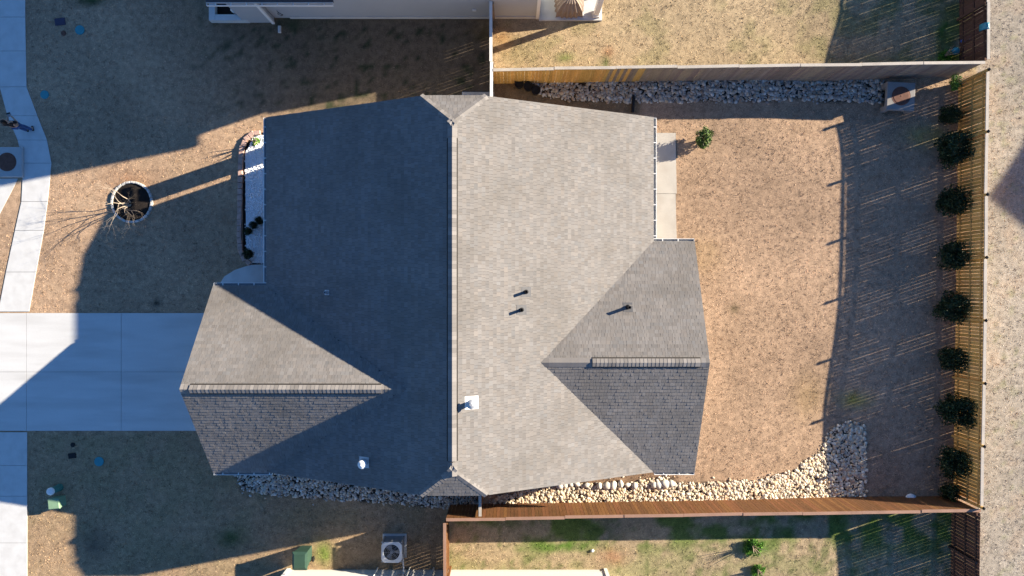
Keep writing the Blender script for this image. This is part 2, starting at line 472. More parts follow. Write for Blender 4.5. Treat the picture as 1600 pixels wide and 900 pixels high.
slabs('patio', [[(990, 208), (1056, 208), (1056, 374), (990, 374)]],
      [[(990, py_[i]), (1055, py_[i]), (1057, py_[i + 1]), (990, py_[i + 1])] for i in range(2)], 0.03, 0.08, M['patio'])
m = MB(); m.prism(ccw(gp([(-40, 279), (28, 279), (22, 292), (0, 334), (-40, 400)])), -0.05, 0.012)
tag(m.build('road_gutter', M['concrete']), kind='structure')

# ------------------------------------------------------------------ roofs
def shingle_field(mb, o, u, v, interval, vmax, expo=0.145, t0=0.006):
    """courses of laminated tabs on the plane o + u*a + v*b; interval(b) -> (a0, a1)"""
    n = u.cross(v).normalized()
    if n.z < 0: n = -n
    b = 0.0; row = 0
    while b < vmax - 0.01:
        b1 = min(b + expo, vmax)
        lo = interval(b); hi = interval(b1)
        if lo[1] - lo[0] < 0.03: break
        a = lo[0] - random.uniform(0, 0.2)
        tone_r = random.gauss(1, 0.02)
        while a < lo[1]:
            w = random.choice((0.09, 0.11, 0.13, 0.16, 0.2))
            a0, a1 = max(a, lo[0]), min(a + w, lo[1])
            h0, h1 = max(a, hi[0]), min(a + w, hi[1])
            a += w
            if a1 - a0 < 0.004: continue
            if h1 < h0: h0 = h1 = (hi[0] if a1 <= hi[0] + 0.5 and a0 < hi[0] else hi[1])
            t = t0 * random.choice((0.7, 1.0, 1.5))
            g = random.choice((0.90, 0.96, 1.0, 1.04, 1.10)) * random.gauss(1, 0.02) * tone_r
            wm = random.gauss(0, 0.015)
            mb.col = (g * (1 + wm), g, g * (1 - wm))
            e = 0.004 if a1 - a0 > 0.05 else 0
            q = [o + u * (a0 + e) + v * b, o + u * (a1 - e) + v * b]
            mb.add([q[0] + n * t, q[1] + n * t, o + u * max(h1 - e, h0) + v * b1 + n * 0.001, o + u * (h0) + v * b1 + n * 0.001, q[0], q[1]],
                   [(0, 1, 2, 3), (4, 5, 1, 0), (5, 2, 1), (4, 0, 3)])
        b = b1; row += 1
    mb.col = None

def cap_mesh(pitch_l, pitch_r, half, length, th=0.012):
    """one bent cap shingle along +X, upper end low, butt end raised"""
    m = MB(); vs = []
    for x, z in ((0, th + 0.012), (length, th)):
        for y, p in ((-half, pitch_r), (0, 0), (half, pitch_l)):
            vs.append((x, y, z - abs(y) * p))
    vs += [(x, y, z - th - 0.004) for x, y, z in vs]
    fs = [(0, 3, 4, 1), (1, 4, 5, 2), (6, 7, 10, 9), (7, 8, 11, 10), (0, 1, 7, 6), (1, 2, 8, 7), (3, 9, 10, 4), (4, 10, 11, 5), (0, 6, 9, 3), (2, 5, 11, 8)]
    m.add(vs, fs)
    me = m.mesh('ridge_cap'); me.materials.append(M['cap']); return me

CAPS = [material('cap_tone', (0.205 * g, 0.19 * g, 0.178 * g), 0.9, 0.12, 3, 90, 0.4, 0.004) for g in (0.82, 1.0, 1.15)]
def lay_caps(parent, a, b, pl, pr, half=0.16, lift=0.0, expo=0.145):
    """cap shingles from a to b (3-D points on the ridge line)"""
    a = Vector(a); b = Vector(b); d = b - a; L = d.length; d.normalize()
    mes = []
    for mt in CAPS:
        me = cap_mesh(pl, pr, half, expo * 1.35); me.materials.clear(); me.materials.append(mt); mes.append(me)
    side = Vector((0, 0, 1)).cross(d).normalized(); up = d.cross(side)
    k = 0
    while k * expo < L - 0.02:
        p = a + d * (k * expo) + up * lift
        o = bpy.data.objects.new('ridge_cap', random.choices(mes, (1, 2, 1))[0])
        C.objects.link(o)
        mw = Matrix((( d.x, side.x, up.x, p.x), (d.y, side.y, up.y, p.y), (d.z, side.z, up.z, p.z), (0, 0, 0, 1)))
        o.parent = parent
        o.matrix_parent_inverse = Matrix.Identity(4)
        o.matrix_basis = Matrix.Translation(-parent_loc(parent)) @ mw
        k += 1

def vent_strip(parent, a, b, pitch, half, lift, name='ridge_vent'):
    a = Vector(a); b = Vector(b); d = (b - a).normalized(); s = Vector((0, 0, 1)).cross(d).normalized()
    m = MB(); vs = []
    for q in (a, b):
        for y, z in ((-half, -half * pitch), (-half, -half * pitch + lift), (0, lift), (half, -half * pitch + lift), (half, -half * pitch), (0, -0.01)):
            vs.append(q + s * y + Vector((0, 0, z)))
    m.add(vs, [(0, 1, 7, 6), (1, 2, 8, 7), (2, 3, 9, 8), (3, 4, 10, 9), (4, 5, 11, 10), (5, 0, 6, 11), (5, 4, 3, 2, 1, 0), (6, 7, 8, 9, 10, 11)])
    return m.build(name, M['vent_black'], parent)

def gutter(a, b, out, parent, name='gutter'):
    """open white trough with strap hangers from a to b, hung on the side 'out'"""
    a = Vector(a); b = Vector(b); d = (b - a); L = d.length; d.normalize(); o = Vector(out)
    m = MB(); t = 0.010; w = 0.12; dep = 0.11
    def bar(p0, p1, z0, z1, l0=0.0, l1=None):
        l1 = L if l1 is None else l1
        vs = []
        for l in (l0, l1):
            for q, z in ((p0, z0), (p1, z0), (p1, z1), (p0, z1)):
                vs.append(a + d * l + o * q + Vector((0, 0, z)))
        m.add(vs, [(0, 1, 2, 3), (7, 6, 5, 4), (0, 4, 5, 1), (1, 5, 6, 2), (2, 6, 7, 3), (3, 7, 4, 0)])
    bar(0.0, t, -dep, 0.0); bar(w - t, w + 0.006, -dep, 0.0)
    bar(t, w - t, -dep + t, -0.002, 0, t); bar(t, w - t, -dep + t, -0.002, L - t, L)
    k = 0.35
    while k < L - 0.1:
        bar(t, w - t, -0.012, 0.006, k, k + 0.035); k += 0.62
    g = m.build(name, M['white'], parent)
    m = MB(); bar(t, w - t, -dep, -dep + .03, t, L - t); m.build('trough_floor', M['grey'], g)
    return g

ZE, PM = 2.8, 0.46
XL, XR, XM = -9.77, 5.62, -2.07
YT, YB = 6.81, -7.34
ZR = ZE + PM * (XM - XL)
PM2 = (ZR - ZE) / (XR - XM)
ZJ = 5.8
XJ1 = XL + (ZJ - ZE) / PM; XJ2 = XR - (ZJ - ZE) / PM2
YR1, YR2 = 5.78, -6.33
WF_X, WF_Y0, WF_Y1, WF_Z = -11.9, 0.08, -7.335, 5.55
WF_M = (WF_Y0 + WF_Y1) / 2; PF = (WF_Z - ZE) / ((WF_Y0 - WF_Y1) / 2)
XA_F = XL + (WF_Z - ZE) / PM
WR_X, WR_Y0, WR_Y1 = 7.27, 1.84, -7.325
WR_M = (WR_Y0 + WR_Y1) / 2; PR = 0.456; WR_Z = ZE + PR * (WR_Y0 - WR_Y1) / 2
XA_R = XR - (WR_Z - ZE) / PM2

house = tag(empty('house', (0, 0, 0)), 'single storey house with mottled grey brown shingle roof and clipped gable ends', 'house')
# walls: three gabled bodies kept under the roof planes
m = MB()
def gable_body(mb, prof, lo, hi, axis):
    n = len(prof); vs = []
    for t in (lo, hi):
        for a, z in prof: vs.append((a, t, z) if axis == 'y' else (t, a, z))
    mb.add(vs, [tuple(range(n)), tuple(range(2 * n - 1, n - 1, -1))] + [(k, (k + 1) % n, n + (k + 1) % n, n + k) for k in range(n)])
dz = -0.22
gable_body(m, [(-7.5, 0), (5.2, 0), (5.2, ZE + dz + PM2 * .42), (XJ2, ZJ + dz), (XJ1, ZJ + dz), (-7.5, ZE + dz + PM * 2.27)], 6.45, -6.98, 'y')
gable_body(m, [(-0.3, 0), (-6.96, 0), (-6.96, ZE + dz + PF * .37), (WF_M, WF_Z + dz), (-0.3, ZE + dz + PF * .37)], -11.65, -7.0, 'x')
gable_body(m, [(1.45, 0), (-6.95, 0), (-6.95, ZE + dz + PR * .37), (WR_M, WR_Z + dz), (1.45, ZE + dz + PR * .37)], 6.92, 5.0, 'x')
m.build('wall', M['siding_tan'], house)
m = MB(); m.box(-9.35, 6.37, 0, .55, .55, 2.62); m.build('porch_column', M['white'], house)
m = MB(); m.box(-9.35, 0.45, 0, .3, .3, 2.66); m.build('porch_column', M['white'], house)
m = MB(); m.prism(ccw(gp(PORCH)), -0.03, 0.10); m.build('porch_slab', M['concrete'], house)
gd = MB(); gd.box(-11.68, WF_M, 0.02, .05, 4.9, 2.15); gdo = gd.build('garage_door', M['white'], house)
for k in range(4):
    q = MB(); q.box(-11.71, WF_M, 0.06 + k * .53, .03, 4.8, .48); q.build('door_panel', M['white'], gdo)
for wy, wz in ((4.6, 1.5), (2.2, 1.5)):
    q = MB(); q.box(-7.52, wy, wz - .6, .06, 1.1, 1.3); wo = q.build('window', M['white'], house)
    q = MB(); q.box(-7.56, wy, wz - .53, .03, .96, 1.16); q.build('pane', M['glass'], wo)
for wy in (-1.0, -4.4):
    q = MB(); q.box(6.94, wy, .9, .06, 1.1, 1.3); wo = q.build('window', M['white'], house)
    q = MB(); q.box(6.975, wy, .97, .03, .96, 1.16); q.build('pane', M['glass'], wo)
q = MB(); q.box(5.22, 4.0, 0.09, .06, 1.8, 2.05); wo = q.build('patio_door', M['white'], house)
q = MB(); q.box(5.26, 4.0, 0.2, .03, 1.6, 1.85); q.build('pane', M['glass'], wo)

# roof deck with white fascia edges
m = MB(); TH = 0.17
deck = [[(XL, YB, ZE), (XL, YT, ZE), (XJ1, YT, ZJ), (XM, YR1, ZR), (XM, YR2, ZR), (XJ1, YB, ZJ)][::-1],
        [(XR, YB, ZE), (XJ2, YB, ZJ), (XM, YR2, ZR), (XM, YR1, ZR), (XJ2, YT, ZJ), (XR, YT, ZE)][::-1],
        [(XJ1, YT, ZJ), (XM, YR1, ZR), (XJ2, YT, ZJ)][::-1], [(XJ1, YB, ZJ), (XJ2, YB, ZJ), (XM, YR2, ZR)],
        [(WF_X, WF_Y0, ZE), (WF_X, WF_M, WF_Z), (XA_F, WF_M, WF_Z), (XL, WF_Y0, ZE)],
        [(WF_X, WF_Y1, ZE), (XL, WF_Y1, ZE), (XA_F, WF_M, WF_Z), (WF_X, WF_M, WF_Z)],
        [(WR_X, WR_Y0, ZE), (XR, WR_Y0, ZE), (XA_R, WR_M, WR_Z), (WR_X, WR_M, WR_Z)],
        [(WR_X, WR_Y1, ZE), (WR_X, WR_M, WR_Z), (XA_R, WR_M, WR_Z), (XR, WR_Y1, ZE)]]
tops = []
for q in deck: tops.append(len(m.f) + 1); m.slab3([(a, b, c - 0.004) for a, b, c in q], TH)
roof = m.build('roof', [M['white'], M['darkroof']], house)
for k in tops: roof.data.polygons[k].material_index = 1

V3 = Vector
sm = MB()
cF = math.hypot(1, PM); cB = math.hypot(1, PM2)
def rakes(half_run_x, total):                     # y-interval along main slope with the clipped ends
    def f(b):
        x = b / total[0]
        lim = total[1]
        if x <= lim: return (YB, YT)
        k = min((x - lim) / (total[2] - lim), 1)
        return (YB + (YR2 - YB) * k, YT + (YR1 - YT) * k)
    return f
shingle_field(sm, V3((XL - .02, 0, ZE)), V3((0, 1, 0)), V3((1, 0, PM)).normalized(), rakes(0, (cF, XJ1 - XL, XM - XL)), (XM - XL) * cF, t0=.007)
shingle_field(sm, V3((XR + .02, 0, ZE)), V3((0, 1, 0)), V3((-1, 0, PM2)).normalized(), rakes(0, (cB, XR - XJ2, XR - XM)), (XR - XM) * cB, t0=.007)
for y0, yr, sg in ((YT, YR1, -1), (YB, YR2, 1)):
    run = abs(y0 - yr); ph = (ZR - ZJ) / run; c = math.hypot(1, ph)
    shingle_field(sm, V3((0, y0 - sg * .02, ZJ)), V3((1, 0, 0)), V3((0, sg, ph)).normalized(),
                  lambda b, c=c, run=run: (XJ1 + (XM - XJ1) * min(b / c / run, 1), XJ2 + (XM - XJ2) * min(b / c / run, 1)), run * c, t0=.008)
for y0, sg in ((WF_Y0, -1), (WF_Y1, 1)):
    run = (WF_Y0 - WF_Y1) / 2; c = math.hypot(1, PF)
    shingle_field(sm, V3((0, y0 - sg * .02, ZE)), V3((1, 0, 0)), V3((0, sg, PF)).normalized(),
                  lambda b, c=c, run=run: (WF_X - .01, XL + (XA_F - XL) * min(b / c / run, 1) + .03), run * c, t0=.0095)
for y0, sg in ((WR_Y0, -1), (WR_Y1, 1)):
    run = (WR_Y0 - WR_Y1) / 2; c = math.hypot(1, PR)
    shingle_field(sm, V3((0, y0 - sg * .02, ZE)), V3((1, 0, 0)), V3((0, sg, PR)).normalized(),
                  lambda b, c=c, run=run: (XR + (XA_R - XR) * min(b / c / run, 1) - .03, WR_X + .01), run * c, t0=.0105)
sh = sm.build('shingle', M['shingle'], roof)
tag(sh, kind='stuff')

# ridge vents and cap shingles
ya, yb = 5.2, -6.0
lay_caps(roof, (XM, yb - .05, ZR), (XM, YR2 - .05, ZR), PM, PM2, .17, .012)
lay_caps(roof, (XM, YR1 + .05, ZR), (XM, ya + .02, ZR), PM, PM2, .17, .012)
vent_strip(roof, (XM, yb, ZR), (XM, ya, ZR), PM, .19, .055)
lay_caps(roof, (XM, yb, ZR), (XM, ya - .1, ZR), PM, PM, .15, .056)
xa, xb = -11.55, -4.7
lay_caps(roof, (WF_X, WF_M, WF_Z), (xa, WF_M, WF_Z), PF, PF, .17, .012)
lay_caps(roof, (xb, WF_M, WF_Z), (XA_F - .05, WF_M, WF_Z), PF, PF, .17, .012)
vent_strip(roof, (xa, WF_M, WF_Z), (xb, WF_M, WF_Z), PF, .19, .055)
lay_caps(roof, (xa, WF_M, WF_Z), (xb - .1, WF_M, WF_Z), PF, PF, .15, .056)
xa, xb = 2.96, 6.94
lay_caps(roof, (WR_X, WR_M, WR_Z), (xb, WR_M, WR_Z), PR, PR, .17, .012)
lay_caps(roof, (xa, WR_M, WR_Z), (XA_R, WR_M, WR_Z), PR, PR, .17, .012)
vent_strip(roof, (xa, WR_M, WR_Z), (xb, WR_M, WR_Z), PR, .19, .055)
lay_caps(roof, (xa, WR_M, WR_Z), (xb - .1, WR_M, WR_Z), PR, PR, .15, .056)
for y0, yr in ((YT, YR1), (YB, YR2)):
    for xj in (XJ1, XJ2):
        lay_caps(roof, (xj, y0, ZJ), (XM, yr, ZR), .42, .42, .125, .006)

# gutters
gutter((XR + .02, YT - .02, ZE - .03), (XR + .02, WR_Y0 + .14, ZE - .03), (1, 0, 0), house)
gutter((XR + .02, WR_Y0 + .003, ZE - .03), (WR_X, WR_Y0 + .003, ZE - .03), (0, 1, 0), house)
gutter((XR + .06, WR_Y1 - .003, ZE - .03), (WR_X, WR_Y1 - .003, ZE - .03), (0, -1, 0), house)
gutter((XL - .02, YT - .02, ZE - .03), (XL - .02, WF_Y0 + .14, ZE - .03), (-1, 0, 0), house)
gutter((WF_X, WF_Y0 + .003, ZE - .03), (XL - .02, WF_Y0 + .003, ZE - .03), (0, 1, 0), house)
gutter((WF_X, WF_Y1 - .003, ZE - .03), (XL + .2, WF_Y1 - .003, ZE - .03), (0, -1, 0), house)
# roof penetrations
def main_z(x): return ZE + (PM * (x - XL) if x < XM else PM2 * (XR - x))
def on_main(px, py):
    z = 4.5
    for _ in range(12): p = P(px, py, z); z = main_z(p.x)
    return P(px, py, z)
def pipe_vent(p, slope, axis, r=0.055, h=0.38, flash=M['flash'], pipe=M['black'], fl=0.36):
    m = MB()
    vs = []
    for a, b in ((-1, -1), (1, -1), (1, 1), (-1, 1)):
        x, y = a * fl / 2, b * fl / 2
        vs.append((p.x + x, p.y + y, p.z + (x if axis == 'x' else y) * slope + .022))
    m.slab3(vs, .012)
    f = m.build('vent_flashing', flash, roof)
    m = MB(); m.lathe(p.x, p.y, [(r * 1.7, p.z - .03), (r * 1.2, p.z + .1), (r, p.z + .11), (r, p.z + h), (r * .75, p.z + h), (r * .75, p.z + h - .1)], 14)
    m.build('vent_pipe', pipe, roof)
pipe_vent(on_main(822, 456), -PM2, 'x'); pipe_vent(on_main(815, 484), -PM2, 'x')
z = WR_Z
for _ in range(12): q = P(981, 480, z); z = ZE + PR * (WR_Y0 - q.y)
pipe_vent(P(981, 480, z), -PR, 'y', .06, .42)
pipe_vent(on_main(511, 457), PM, 'x', .05, .3, M['steel'], M['steel'], .2)
p = on_main(737, 629)
pipe_vent(p, -PM2, 'x', .10, .34, M['white'], M['steel'], .46)
m = MB(); m.lathe(p.x, p.y, [(.03, p.z + .34), (.15, p.z + .36), (.16, p.z + .42), (.05, p.z + .48)], 16); m.build('flue_cap', M['steel'], roof)
p = on_main(569, 722)
pipe_vent(p, PM, 'x', .09, .3, M['steel'], M['steel'], .4)
m = MB(); m.lathe(p.x, p.y, [(.03, p.z + .30), (.16, p.z + .32), (.16, p.z + .38), (.04, p.z + .46)], 16); m.build('flue_cap', M['white'], roof)

# ------------------------------------------------------------------ neighbouring houses
def lap_wall(mb, x0, x1, y, z1, face, lap=0.16):
    """wall along X with lapped siding; face -1 looks to -Y"""
    k = 0; z = 0.25
    mb.box((x0 + x1) / 2, y - face * .1, 0, x1 - x0, .2, z1)
    while z < z1 - .02:
        zz = min(z + lap, z1); vs = []
        for x in (x0, x1):
            for d, h in ((.004, z), (.028, z), (.008, zz), (.004, zz)): vs.append((x, y + face * d, h))
        mb.add(vs, [(0, 1, 2, 3), (7, 6, 5, 4), (0, 4, 5, 1), (1, 5, 6, 2), (2, 6, 7, 3), (3, 7, 4, 0)])
        z = zz

nb = tag(empty('house', (-4.6, 18, 0)), 'two storey house with grey lap siding and a covered back patio', 'house')
x0, x1, yw = -10.42, 1.17, 11.87
m = MB(); lap_wall(m, x0, x1, yw, 5.75, -1)
m.box((x0 + x1) / 2, yw + 7.2, 0, x1 - x0 - .02, 14.0, 5.75)
xm = (x0 + x1) / 2; zp = 6.0 + .5 * (x1 - xm + .35)
m.add([(x0, yw + .01, 5.75), (x1, yw + .01, 5.75), (xm, yw + .01, zp - .3), (x0, yw + 14, 5.75), (x1, yw + 14, 5.75), (xm, yw + 14, zp - .3)], [(0, 1, 2), (5, 4, 3), (0, 2, 5, 3), (1, 4, 5, 2)])
m.build('wall', M['siding'], nb)
m = MB()
for a, b in ((x0 - .35, xm), (x1 + .35, xm)):
    q = [(a, yw - .4, 5.85), (a, yw + 14.4, 5.85), (b, yw + 14.4, zp), (b, yw - .4, zp)]
    m.slab3(q if a > b else q[::-1], .18)
m.build('roof', M['darkroof'], nb)
m = MB(); m.box(x1 - .05, yw - .035, 0, .14, .05, 5.7); m.build('corner_board', M['white'], nb)
m = MB(); m.box((x0 + x1) / 2 + .3, yw - .03, .02, x1 - x0 - .8, .05, .22); m.build('foundation', M['concrete'], nb)
# lower front bay with eave and gutter, and the porch in front of it
m = MB(); m.box(-11.1, 12.85, 0, 1.3, 2.38, 2.62); m.build('bay_wall', M['siding'], nb)
m = MB(); m.box(-10.48, 11.63, 0, .12, .08, 2.6); m.build('corner_board', M['white'], nb)
m = MB(); m.slab3([(-12.2, 11.4, 2.8), (-7.14, 11.4, 2.8), (-7.14, 13.5, 3.8), (-12.2, 13.5, 3.8)], .14); m.build('bay_roof', M['darkroof'], nb)
gutter((-12.2, 11.397, 2.77), (-7.14, 11.397, 2.77), (0, -1, 0), nb)
a, b = P(331, 36), P(386, -6)
m = MB(); m.box(a.x + .13, 12.3, 0, .26, 1.3, .30); m.box((a.x + .26 - 11.45) / 2 - .02, a.y + .13, 0, 1.42, .26, .30); m.build('porch_kerb', M['concrete'], nb)
m = MB(); m.box(-12.3, 12.5, 0, 1.4, 1.1, .06); m.build('planting_bed', M['soil'], nb)
m = MB(); m.bevbox(-11.95, 12.2, 0, .42, .42, .55, .02); m.box(-11.95, 12.2, .55, .24, .24, 2.1); m.build('porch_column', M['white'], nb)
m = MB(); m.bevbox(-10.2, 11.35, 0, .12, .3, .1, .02); m.build('splash_block', M['concrete'], nb)
m = MB(); m.tube([(-10.0, 11.78, 1.0), (-9.9, 11.7, .95), (-9.8, 11.68, .8), (-9.9, 11.7, .68), (-10.02, 11.72, .8), (-9.95, 11.72, .95)], .015); m.build('garden_hose', M['black'], nb)
m = MB(); m.box(-1.6, 11.82, .9, .16, .06, .1); m.build('outlet_box', M['white'], nb)
# back patio: slab, post, shed roof
m = MB(); m.box(2.56, 14.2, -.03, 2.76, 4.95, .13); m.build('patio_slab', M['concrete'], nb)
m = MB(); m.box(3.68, 11.98, .1, .22, .22, 2.55); m.box(3.68, 11.98, .1, .3, .3, .14); m.box(3.68, 11.98, 2.5, .3, .3, .14); m.build('patio_post', M['white'], nb)
m = MB(); m.slab3([(1.17, 11.7, 4.45), (4.1, 11.7, 2.85), (4.1, 17, 2.85), (1.17, 17, 4.45)], .2); m.build('patio_roof', M['darkroof'], nb)
# things on that patio
m = MB(); vs = []; n = 40
for z, r, w in ((.10, .62, 1), (.55, .56, 1), (.95, .34, .8), (1.12, .06, .3)):
    for k in range(n):
        t = 2 * math.pi * k / n; f = 1 + (.07 * w if k % 2 else -.05 * w)
        sq = 1 / max(abs(math.cos(t)), abs(math.sin(t))) ** .7
        vs.append((2.5 + r * f * sq * math.cos(t), 12.45 + r * f * sq * math.sin(t), z))
m.add(vs, [(i * n + k, i * n + (k + 1) % n, (i + 1) * n + (k + 1) % n, (i + 1) * n + k) for i in range(3) for k in range(n)] + [tuple(3 * n + k for k in range(n))])
tag(m.build('covered_table', M['canvas']), 'brown pleated fabric cover pulled over patio furniture behind grey house', 'furniture cover')
ch = tag(empty('patio_chair', (3.3, 12.9, .1)), 'small dark patio chair beside the covered furniture', 'chair')
m = MB(); m.bevbox(3.3, 12.9, .5, .48, .48, .05, .015); m.build('seat', M['grey'], ch)
m = MB(); m.box(3.3, 13.12, .55, .46, .04, .5); m.build('backrest', M['grey'], ch)
for a in (-.2, .2):
    for b in (-.2, .2):
        m = MB(); m.box(3.3 + a, 12.9 + b, .1, .035, .035, .41); m.build('leg', M['grey'], ch)

nb = tag(empty('house', (2.6, -18, 0)), 'pale sided house whose long wall faces the red stained fence', 'house')
x0, x1, yw = P(449, 890).x, P(948, 890).x, -12.38
m = MB(); lap_wall(m, x0, x1, yw, 2.7, 1); m.box((x0 + x1) / 2, yw - 5.2, 0, x1 - x0 - .02, 10, 2.7); m.build('wall', M['siding_pale'], nb)
for x in (x0 + .06, x1 - .06):
    m = MB(); m.box(x, yw + .035, 0, .15, .06, 2.68); m.build('corner_board', M['white'], nb)
m = MB(); ym = yw - 5.2
for a in (yw + .4, yw - 10.8):
    q = [(x0 - .4, a, 2.8), (x1 + .4, a, 2.8), (x1 + .4, ym, 5.2), (x0 - .4, ym, 5.2)]
    m.slab3(q if a < ym else q[::-1], .18)
m.build('roof', M['shingle'] if False else M['darkroof'], nb)
for px in (590, 640, 678):
    x = P(px, 890).x
    m = MB(); m.tube([(x, yw + .08, 0), (x, yw + .08, 2.2)], .035, 8); m.build('conduit', M['white'], nb)
m = MB(); m.box(P(632, 890).x, yw + .12, .9, .3, .16, .5); m.build('meter_box', M['steel'], nb)
m = MB(); m.tube([(P(632, 860).x, P(0, 858).y, .55), (P(634, 880).x, yw + .35, .6), (P(634, 888).x, yw + .06, .6)], .03, 8); m.build('refrigerant_line', M['white'], nb)

nb = tag(empty('house', (48, 11.2, 0)), 'neighbouring house beyond the bare lot outside the back fence', 'house')
m = MB(); gable_body(m, [(6.2, 0), (16.2, 0), (16.2, 6.0), (11.2, 7.6), (6.2, 6.0)], 42.5, 56, 'x'); m.build('wall', M['siding_tan'], nb)
m = MB()
m.slab3([(42.1, 5.6, 6.1), (56.4, 5.6, 6.1), (56.4, 11.2, 7.9), (42.1, 11.2, 7.9)], .2)
m.slab3([(42.1, 11.2, 7.9), (56.4, 11.2, 7.9), (56.4, 16.8, 6.1), (42.1, 16.8, 6.1)], .2); m.build('roof', M['darkroof'], nb)

# ------------------------------------------------------------------ fences
def picket_meshes(mat, h, w, th, z0=-.12, n=5):
    out = []
    for k in range(n):
        m = MB(); g = random.uniform(.72, 1.28); m.col = (g, g * random.uniform(.93, 1.05), g * random.uniform(.86, 1.08))
        m.box(0, 0, z0, w, th, h - z0 + random.uniform(-.012, .004))
        me = m.mesh('picket'); me.materials.append(mat); out.append(me)
    return out

def fence(label, a, b, mat, cap_mat, pickets_side, h=1.83, gap=0.006, cap_w=.12, post_h=1.78, post_mat=None, post_side=None, gaps_rand=.004, mat2=None, split=0, z0=-.12, cap=True, name='fence', group=None):
    a = Vector((*a, 0)); b = Vector((*b, 0)); d = b - a; L = d.length; d.normalize()
    nrm = Vector((-d.y, d.x, 0)) * pickets_side                 # side the boards are on
    ang = math.atan2(d.y, d.x)
    root = tag(empty(name, (a + b) / 2), label, 'fence', group)
    root_l = Vector(root.location)
    w = 0.138; th = .018
    ms = picket_meshes(mat, h, w, th, z0); ms2 = picket_meshes(mat2, h, w, th, z0) if mat2 else ms
    t = w / 2
    while t < L - w / 2:
        p = a + d * t + nrm * (.045 + random.uniform(0, .003))
        o = bpy.data.objects.new('picket', random.choice(ms2 if (mat2 and t < split * random.uniform(.6, 1.4)) else ms)); C.objects.link(o)
        o.parent = root; o.location = p - root_l; o.rotation_euler = (0, 0, ang + random.uniform(-.012, .012))
        t += w + gap + abs(random.gauss(0, gaps_rand))
    npan = max(1, round(L / 2.44)); sp = L / npan
    pm = post_mat or mat
    for k in range(npan + 1):
        p = a + d * min(max(k * sp, .05), L - .05) - nrm * .04
        m = MB(); m.col = (1, 1, 1); m.box(p.x, p.y, -.3, .095, .095, post_h + .3 + random.uniform(-.01, .02), ang); m.build('post', pm, root)
        if post_h > h:
            m = MB(); m.lathe(p.x, p.y, [(.075, post_h + .0), (.075, post_h + .04), (.02, post_h + .09)], 4); m.build('post_cap', M['black'], root)
    for k in range(npan):
        p0 = a + d * (k * sp + .05); p1 = a + d * ((k + 1) * sp - .05); c = (p0 + p1) / 2; Lr = (p1 - p0).length
        for zr in (.22, .92, 1.58):
            m = MB(); m.col = (.9, .9, .9); q = c + nrm * .015; m.box(q.x, q.y, zr, Lr, .038, .085, ang); m.build('rail', mat, root)
        if cap:
            q = c + nrm * (.02 + random.uniform(-.018, .018)); m = MB(); m.box(q.x, q.y, h + .004 + random.uniform(0, .03), Lr + .085, cap_w, .035, ang + random.uniform(-.009, .009)); m.build('cap_rail', cap_mat, root)
    return root

FU0, FU1 = (-0.79, 9.03), (19.5, 9.31)
fence('long weathered board fence behind the shaded river rock strip', FU0, FU1, M['cedar_grey'], M['palewood'], -1, mat2=M['cedar'], split=5.5, z0=-.34)
FL0, FL1 = (-2.72, -9.56), (19.32, -9.19)
fence('long red stained board fence along the sunlit river rock bed', FL0, FL1, M['redwood'], M['pinkwood'], 1)
FR0, FR1 = (19.58, 9.0), (19.36, -9.08)
fence('cedar board fence with black post caps behind the row of evergreen shrubs', FR0, FR1, M['cedar'], M['palewood'], 1, gap=.007, gaps_rand=.006, post_h=2.03)
fence('brown board fence closing the grey house back yard', (19.62, 16.5), (19.62, 9.42), M['darkwood'], M['palewood'], 1, gap=.006, gaps_rand=.006)
fence('dark brown board fence ending the weedy green yard', (19.28, -9.30), (19.2, -15.5), M['darkwood'], M['palewood'], 1, gap=.008, gaps_rand=.006, cap=False)
fence('white capped side fence between the grey house and the shingle roof', (-0.84, 11.82), (-0.84, 6.85), M['cedar_grey'], M['white'], -1, gap=.007)
fence('red stained side fence ending at the pale sided wall', (-2.74, -12.3), (-2.74, -9.68), M['redwood'], M['pinkwood'], 1, gap=.007)
fence('short pale topped fence gate from house to red fence', (-1.33, -7.1), (-1.33, -9.42), M['redwood'], M['palewood'], 1, gap=.007)

# ------------------------------------------------------------------ storm inlets
def inlet(name, label, c, size, z1, rot, lid_r, cm):
    r = tag(empty(name, (c.x, c.y, 0)), label, 'storm drain')
    z0 = float(ground_z(c.x, c.y))
    cs, sn = math.cos(rot), math.sin(rot)
    m = MB(); m.bevbox(c.x, c.y, z1 - .17, size, size, .17, .025, rot); m.build('top_slab', cm, r)
    m = MB(); m.box(c.x, c.y, z0 - .2, size * .72, size * .72, z1 - .17 - z0 + .19, rot); m.build('throat_shade', M['dark'], r)  # solid black block stands for the shade inside the open drain
    for a in (-1, 1):
        for b in (-1, 1):
            x = a * (size / 2 - .11); y = b * (size / 2 - .11)
            m = MB(); m.box(c.x + x * cs - y * sn, c.y + x * sn + y * cs, z0 - .2, .2, .2, z1 - .17 - z0 + .198, rot); m.build('corner_pier', cm, r)
    m = MB(); m.lathe(c.x, c.y, [(lid_r, z1 - .02), (lid_r, z1 + .008), (lid_r - .03, z1 + .018), (lid_r * .5, z1 + .02), (.05, z1 + .02), (.04, z1 + .028)], 28); lid = m.build('manhole_lid', M['iron'], r)
    m = MB(); m.lathe(c.x, c.y, [(lid_r + .05, z1 - .05), (lid_r + .05, z1 + .006), (lid_r + .01, z1 + .006)], 28); m.build('lid_frame', M['iron'], r)
inlet('yard_inlet', 'square concrete yard drain with rusty round lid beside the fence corner', P(1408, 150, .48), 1.22, .48, -.05, .36, M['concrete_old'])
inlet('street_inlet', 'concrete kerb drain box with brown manhole lid beside the sidewalk', P(11, 253, .16), 1.32, .16, 0.0, .36, M['concrete_mid'])

